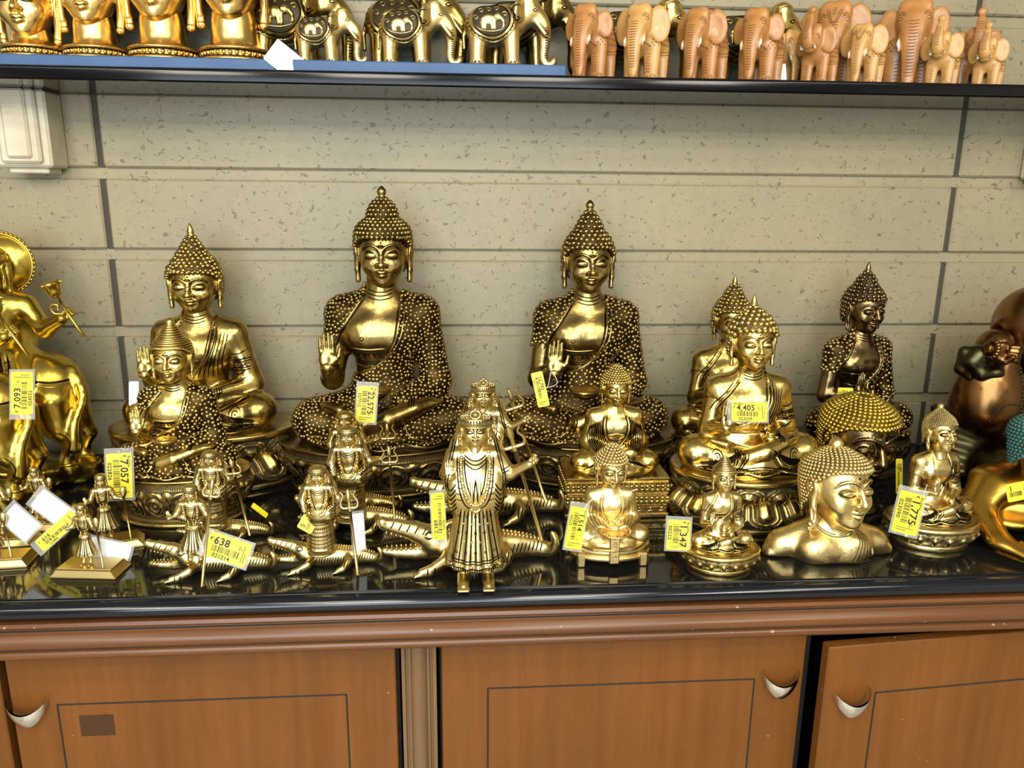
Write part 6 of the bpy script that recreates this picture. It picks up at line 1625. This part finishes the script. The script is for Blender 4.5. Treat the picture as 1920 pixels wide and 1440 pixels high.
TG = {
'7093': ((-0.7929, -0.4250, 0.2648), 0.0778, 0.0389, 90),
'7057': ((-0.6247, -0.4550, 0.1134), 0.0827, 0.0453, -88),
'619': ((-0.6891, -0.5650, 0.0552), 0.0808, 0.0239, 42),
'white1': ((-0.7427, -0.5750, 0.0756), 0.0561, 0.0380, -42),
'grey': ((-0.6966, -0.5550, 0.0905), 0.0689, 0.0367, -38),
'white2': ((-0.6005, -0.5800, 0.0204), 0.0688, 0.0385, -14),
'638': ((-0.3793, -0.6500, 0.0535), 0.0710, 0.0408, -20),
'22575': ((-0.1845, -0.3250, 0.2104), 0.0733, 0.0388, -94),
'yel1': ((-0.2508, -0.6300, 0.0890), 0.0303, 0.0267, 60),
'white3': ((-0.1730, -0.6000, 0.0543), 0.0690, 0.0221, 86),
'2389': ((-0.0332, -0.6750, 0.1152), 0.0762, 0.0225, 88),
'12792': ((0.1708, -0.3000, 0.2321), 0.0731, 0.0244, -75),
'4405': ((0.5440, -0.4900, 0.2332), 0.0679, 0.0359, -2),
'g02': ((0.8391, -0.2800, 0.2034), 0.0417, 0.0347, -92),
'strip': ((0.8782, -0.4500, 0.0844), 0.0703, 0.0160, -94),
'1775': ((0.7878, -0.6350, 0.0864), 0.0731, 0.0469, -105),
'1514': ((0.1929, -0.6750, 0.0896), 0.0687, 0.0300, -105),
'1347': ((0.3724, -0.6550, 0.0638), 0.0508, 0.0399, -94),
'amb': ((0.9613, -0.6600, 0.1330), 0.0369, 0.0313, 10),
'dia': ((-0.3331, -0.2050, 0.8766), 0.0646, 0.0479, 0),
'paper': ((-0.6893, -0.2000, 0.2052), 0.0205, 0.0523, 0),
'shelf': ((0.6981, -0.1180, 0.8841), 0.0260, 0.0360, 8),
'edge': ((-0.3609, -0.5100, 0.0625), 0.0388, 0.0097, -50),
}
def tg(key, label, price=None, code='', head='', **kw):
    loc, w, h, r = TG[key]; return price_tag(label, loc, w, h, r, price, code, head, **kw)
def up(key, dx, dz, dy=.01): x, y, z = TG[key][0]; return [(x, y, z), (x+dx*.5+.006, y+dy*.5, z+dz*.6), (x+dx, y+dy, z+dz)]
tg('7093', 'yellow price tag reading 7,093 on the bull rider\'s flank', '7,093 /-', '024552', '')
tg('7057', 'yellow price tag reading 7,057 in a clear sleeve at the smaller beaded Buddha', '7,057 /-', '022826', 'Buddha', string=[(-.643, -.45, .09), (-.655, -.44, .105), (-.63, -.42, .12)])
tg('619', 'tilted yellow price tag reading 616 above the tiny mace figurine', '616 /-', '024886', '', sleeve=True)
tg('white1', 'blank white tag turned over at the frame edge', color='tag_white')
tg('grey', 'blank greyish tag behind the tilted 616 tag', color='tag_white')
tg('white2', 'blank white tag lying behind the tiny mace figurine\'s staff', color='tag_white', pitch=-.35)
tg('638', 'yellow price tag reading 638 on the crocodile with the capped figure', '638 /-', '021214', '', pitch=-.3)
tg('22575', 'yellow price tag reading 22,575 in the tallest Buddha\'s lap', '22,575/-', '027712', 'Buddha')
tg('yel1', 'yellow tag corner beside the banded-robe sitter', '5', '', '', sleeve=False)
tg('white3', 'curled blank white tag behind the sitter\'s trident', color='tag_white', yaw=.5)
tg('2389', 'narrow yellow price tag reading 2,389 hanging at the foremost goddess\'s crocodile', '2,389 /-', '024700', '', yaw=.3)
tg('12792', 'yellow price tag reading 12,792 on a string from the raised-hand Buddha\'s elbow', '12,792', '022', '', sleeve=False, yaw=-.2, string=[TG['12792'][0], (.188, -.285, .235), (.197, -.27, .262), (.207, -.285, .24), TG['12792'][0]])
tg('4405', 'yellow price tag reading 4,405 across the engraved Buddha\'s chest', '4,405 /-', '023209', 'Buddha')
tg('g02', 'yellow tag half hidden behind the yellow-haired head', '3,', '02', '', sleeve=False)
tg('strip', 'slim yellow tag seen nearly edge-on beside the large dark head', '2,488', '023', '', sleeve=False, yaw=.2)
tg('1775', 'large yellow price tag reading 1,775 leaning on the small pale Buddha\'s base', '1,775 /-', '023090', 'Buddha', string=[(.812, -.63, .09), (.822, -.62, .115), (.838, -.60, .125)])
tg('1514', 'yellow price tag reading 1,514 leaning on the incense dish Buddha', '1,514 /-', '00225', 'Buddha', yaw=.25, string=[(.200, -.675, .115), (.222, -.672, .140), (.262, -.662, .138), (.30, -.64, .142)])
tg('1347', 'yellow price tag reading 1,347 in a clear sleeve beside the tiny vase Buddha', '1,347 /-', '00222', 'Buddha')
tg('amb', 'yellow tag on the amber Buddha\'s chest', '1', '', '', sleeve=False)
tg('dia', 'white diamond-shaped tag hanging over the shelf edge between the boards', color='tag_white', sleeve=False, pitch=-.1)
bpy.data.objects[[o.name for o in bpy.data.objects if o.get('label', '').startswith('white diamond')][0]].rotation_euler = (-.1, math.radians(38), 0)
tg('shelf', 'small white tag standing among the wooden elephants\' legs on the shelf', color='tag_white', sleeve=False, pitch=0.0)
tg('paper', 'slip of bluish white paper behind the palm-raising Buddha', color='tag_white', sleeve=False)
tg('edge', 'tag seen edge-on dangling from the ascetic\'s spear', color='tag', sleeve=False, yaw=.9)
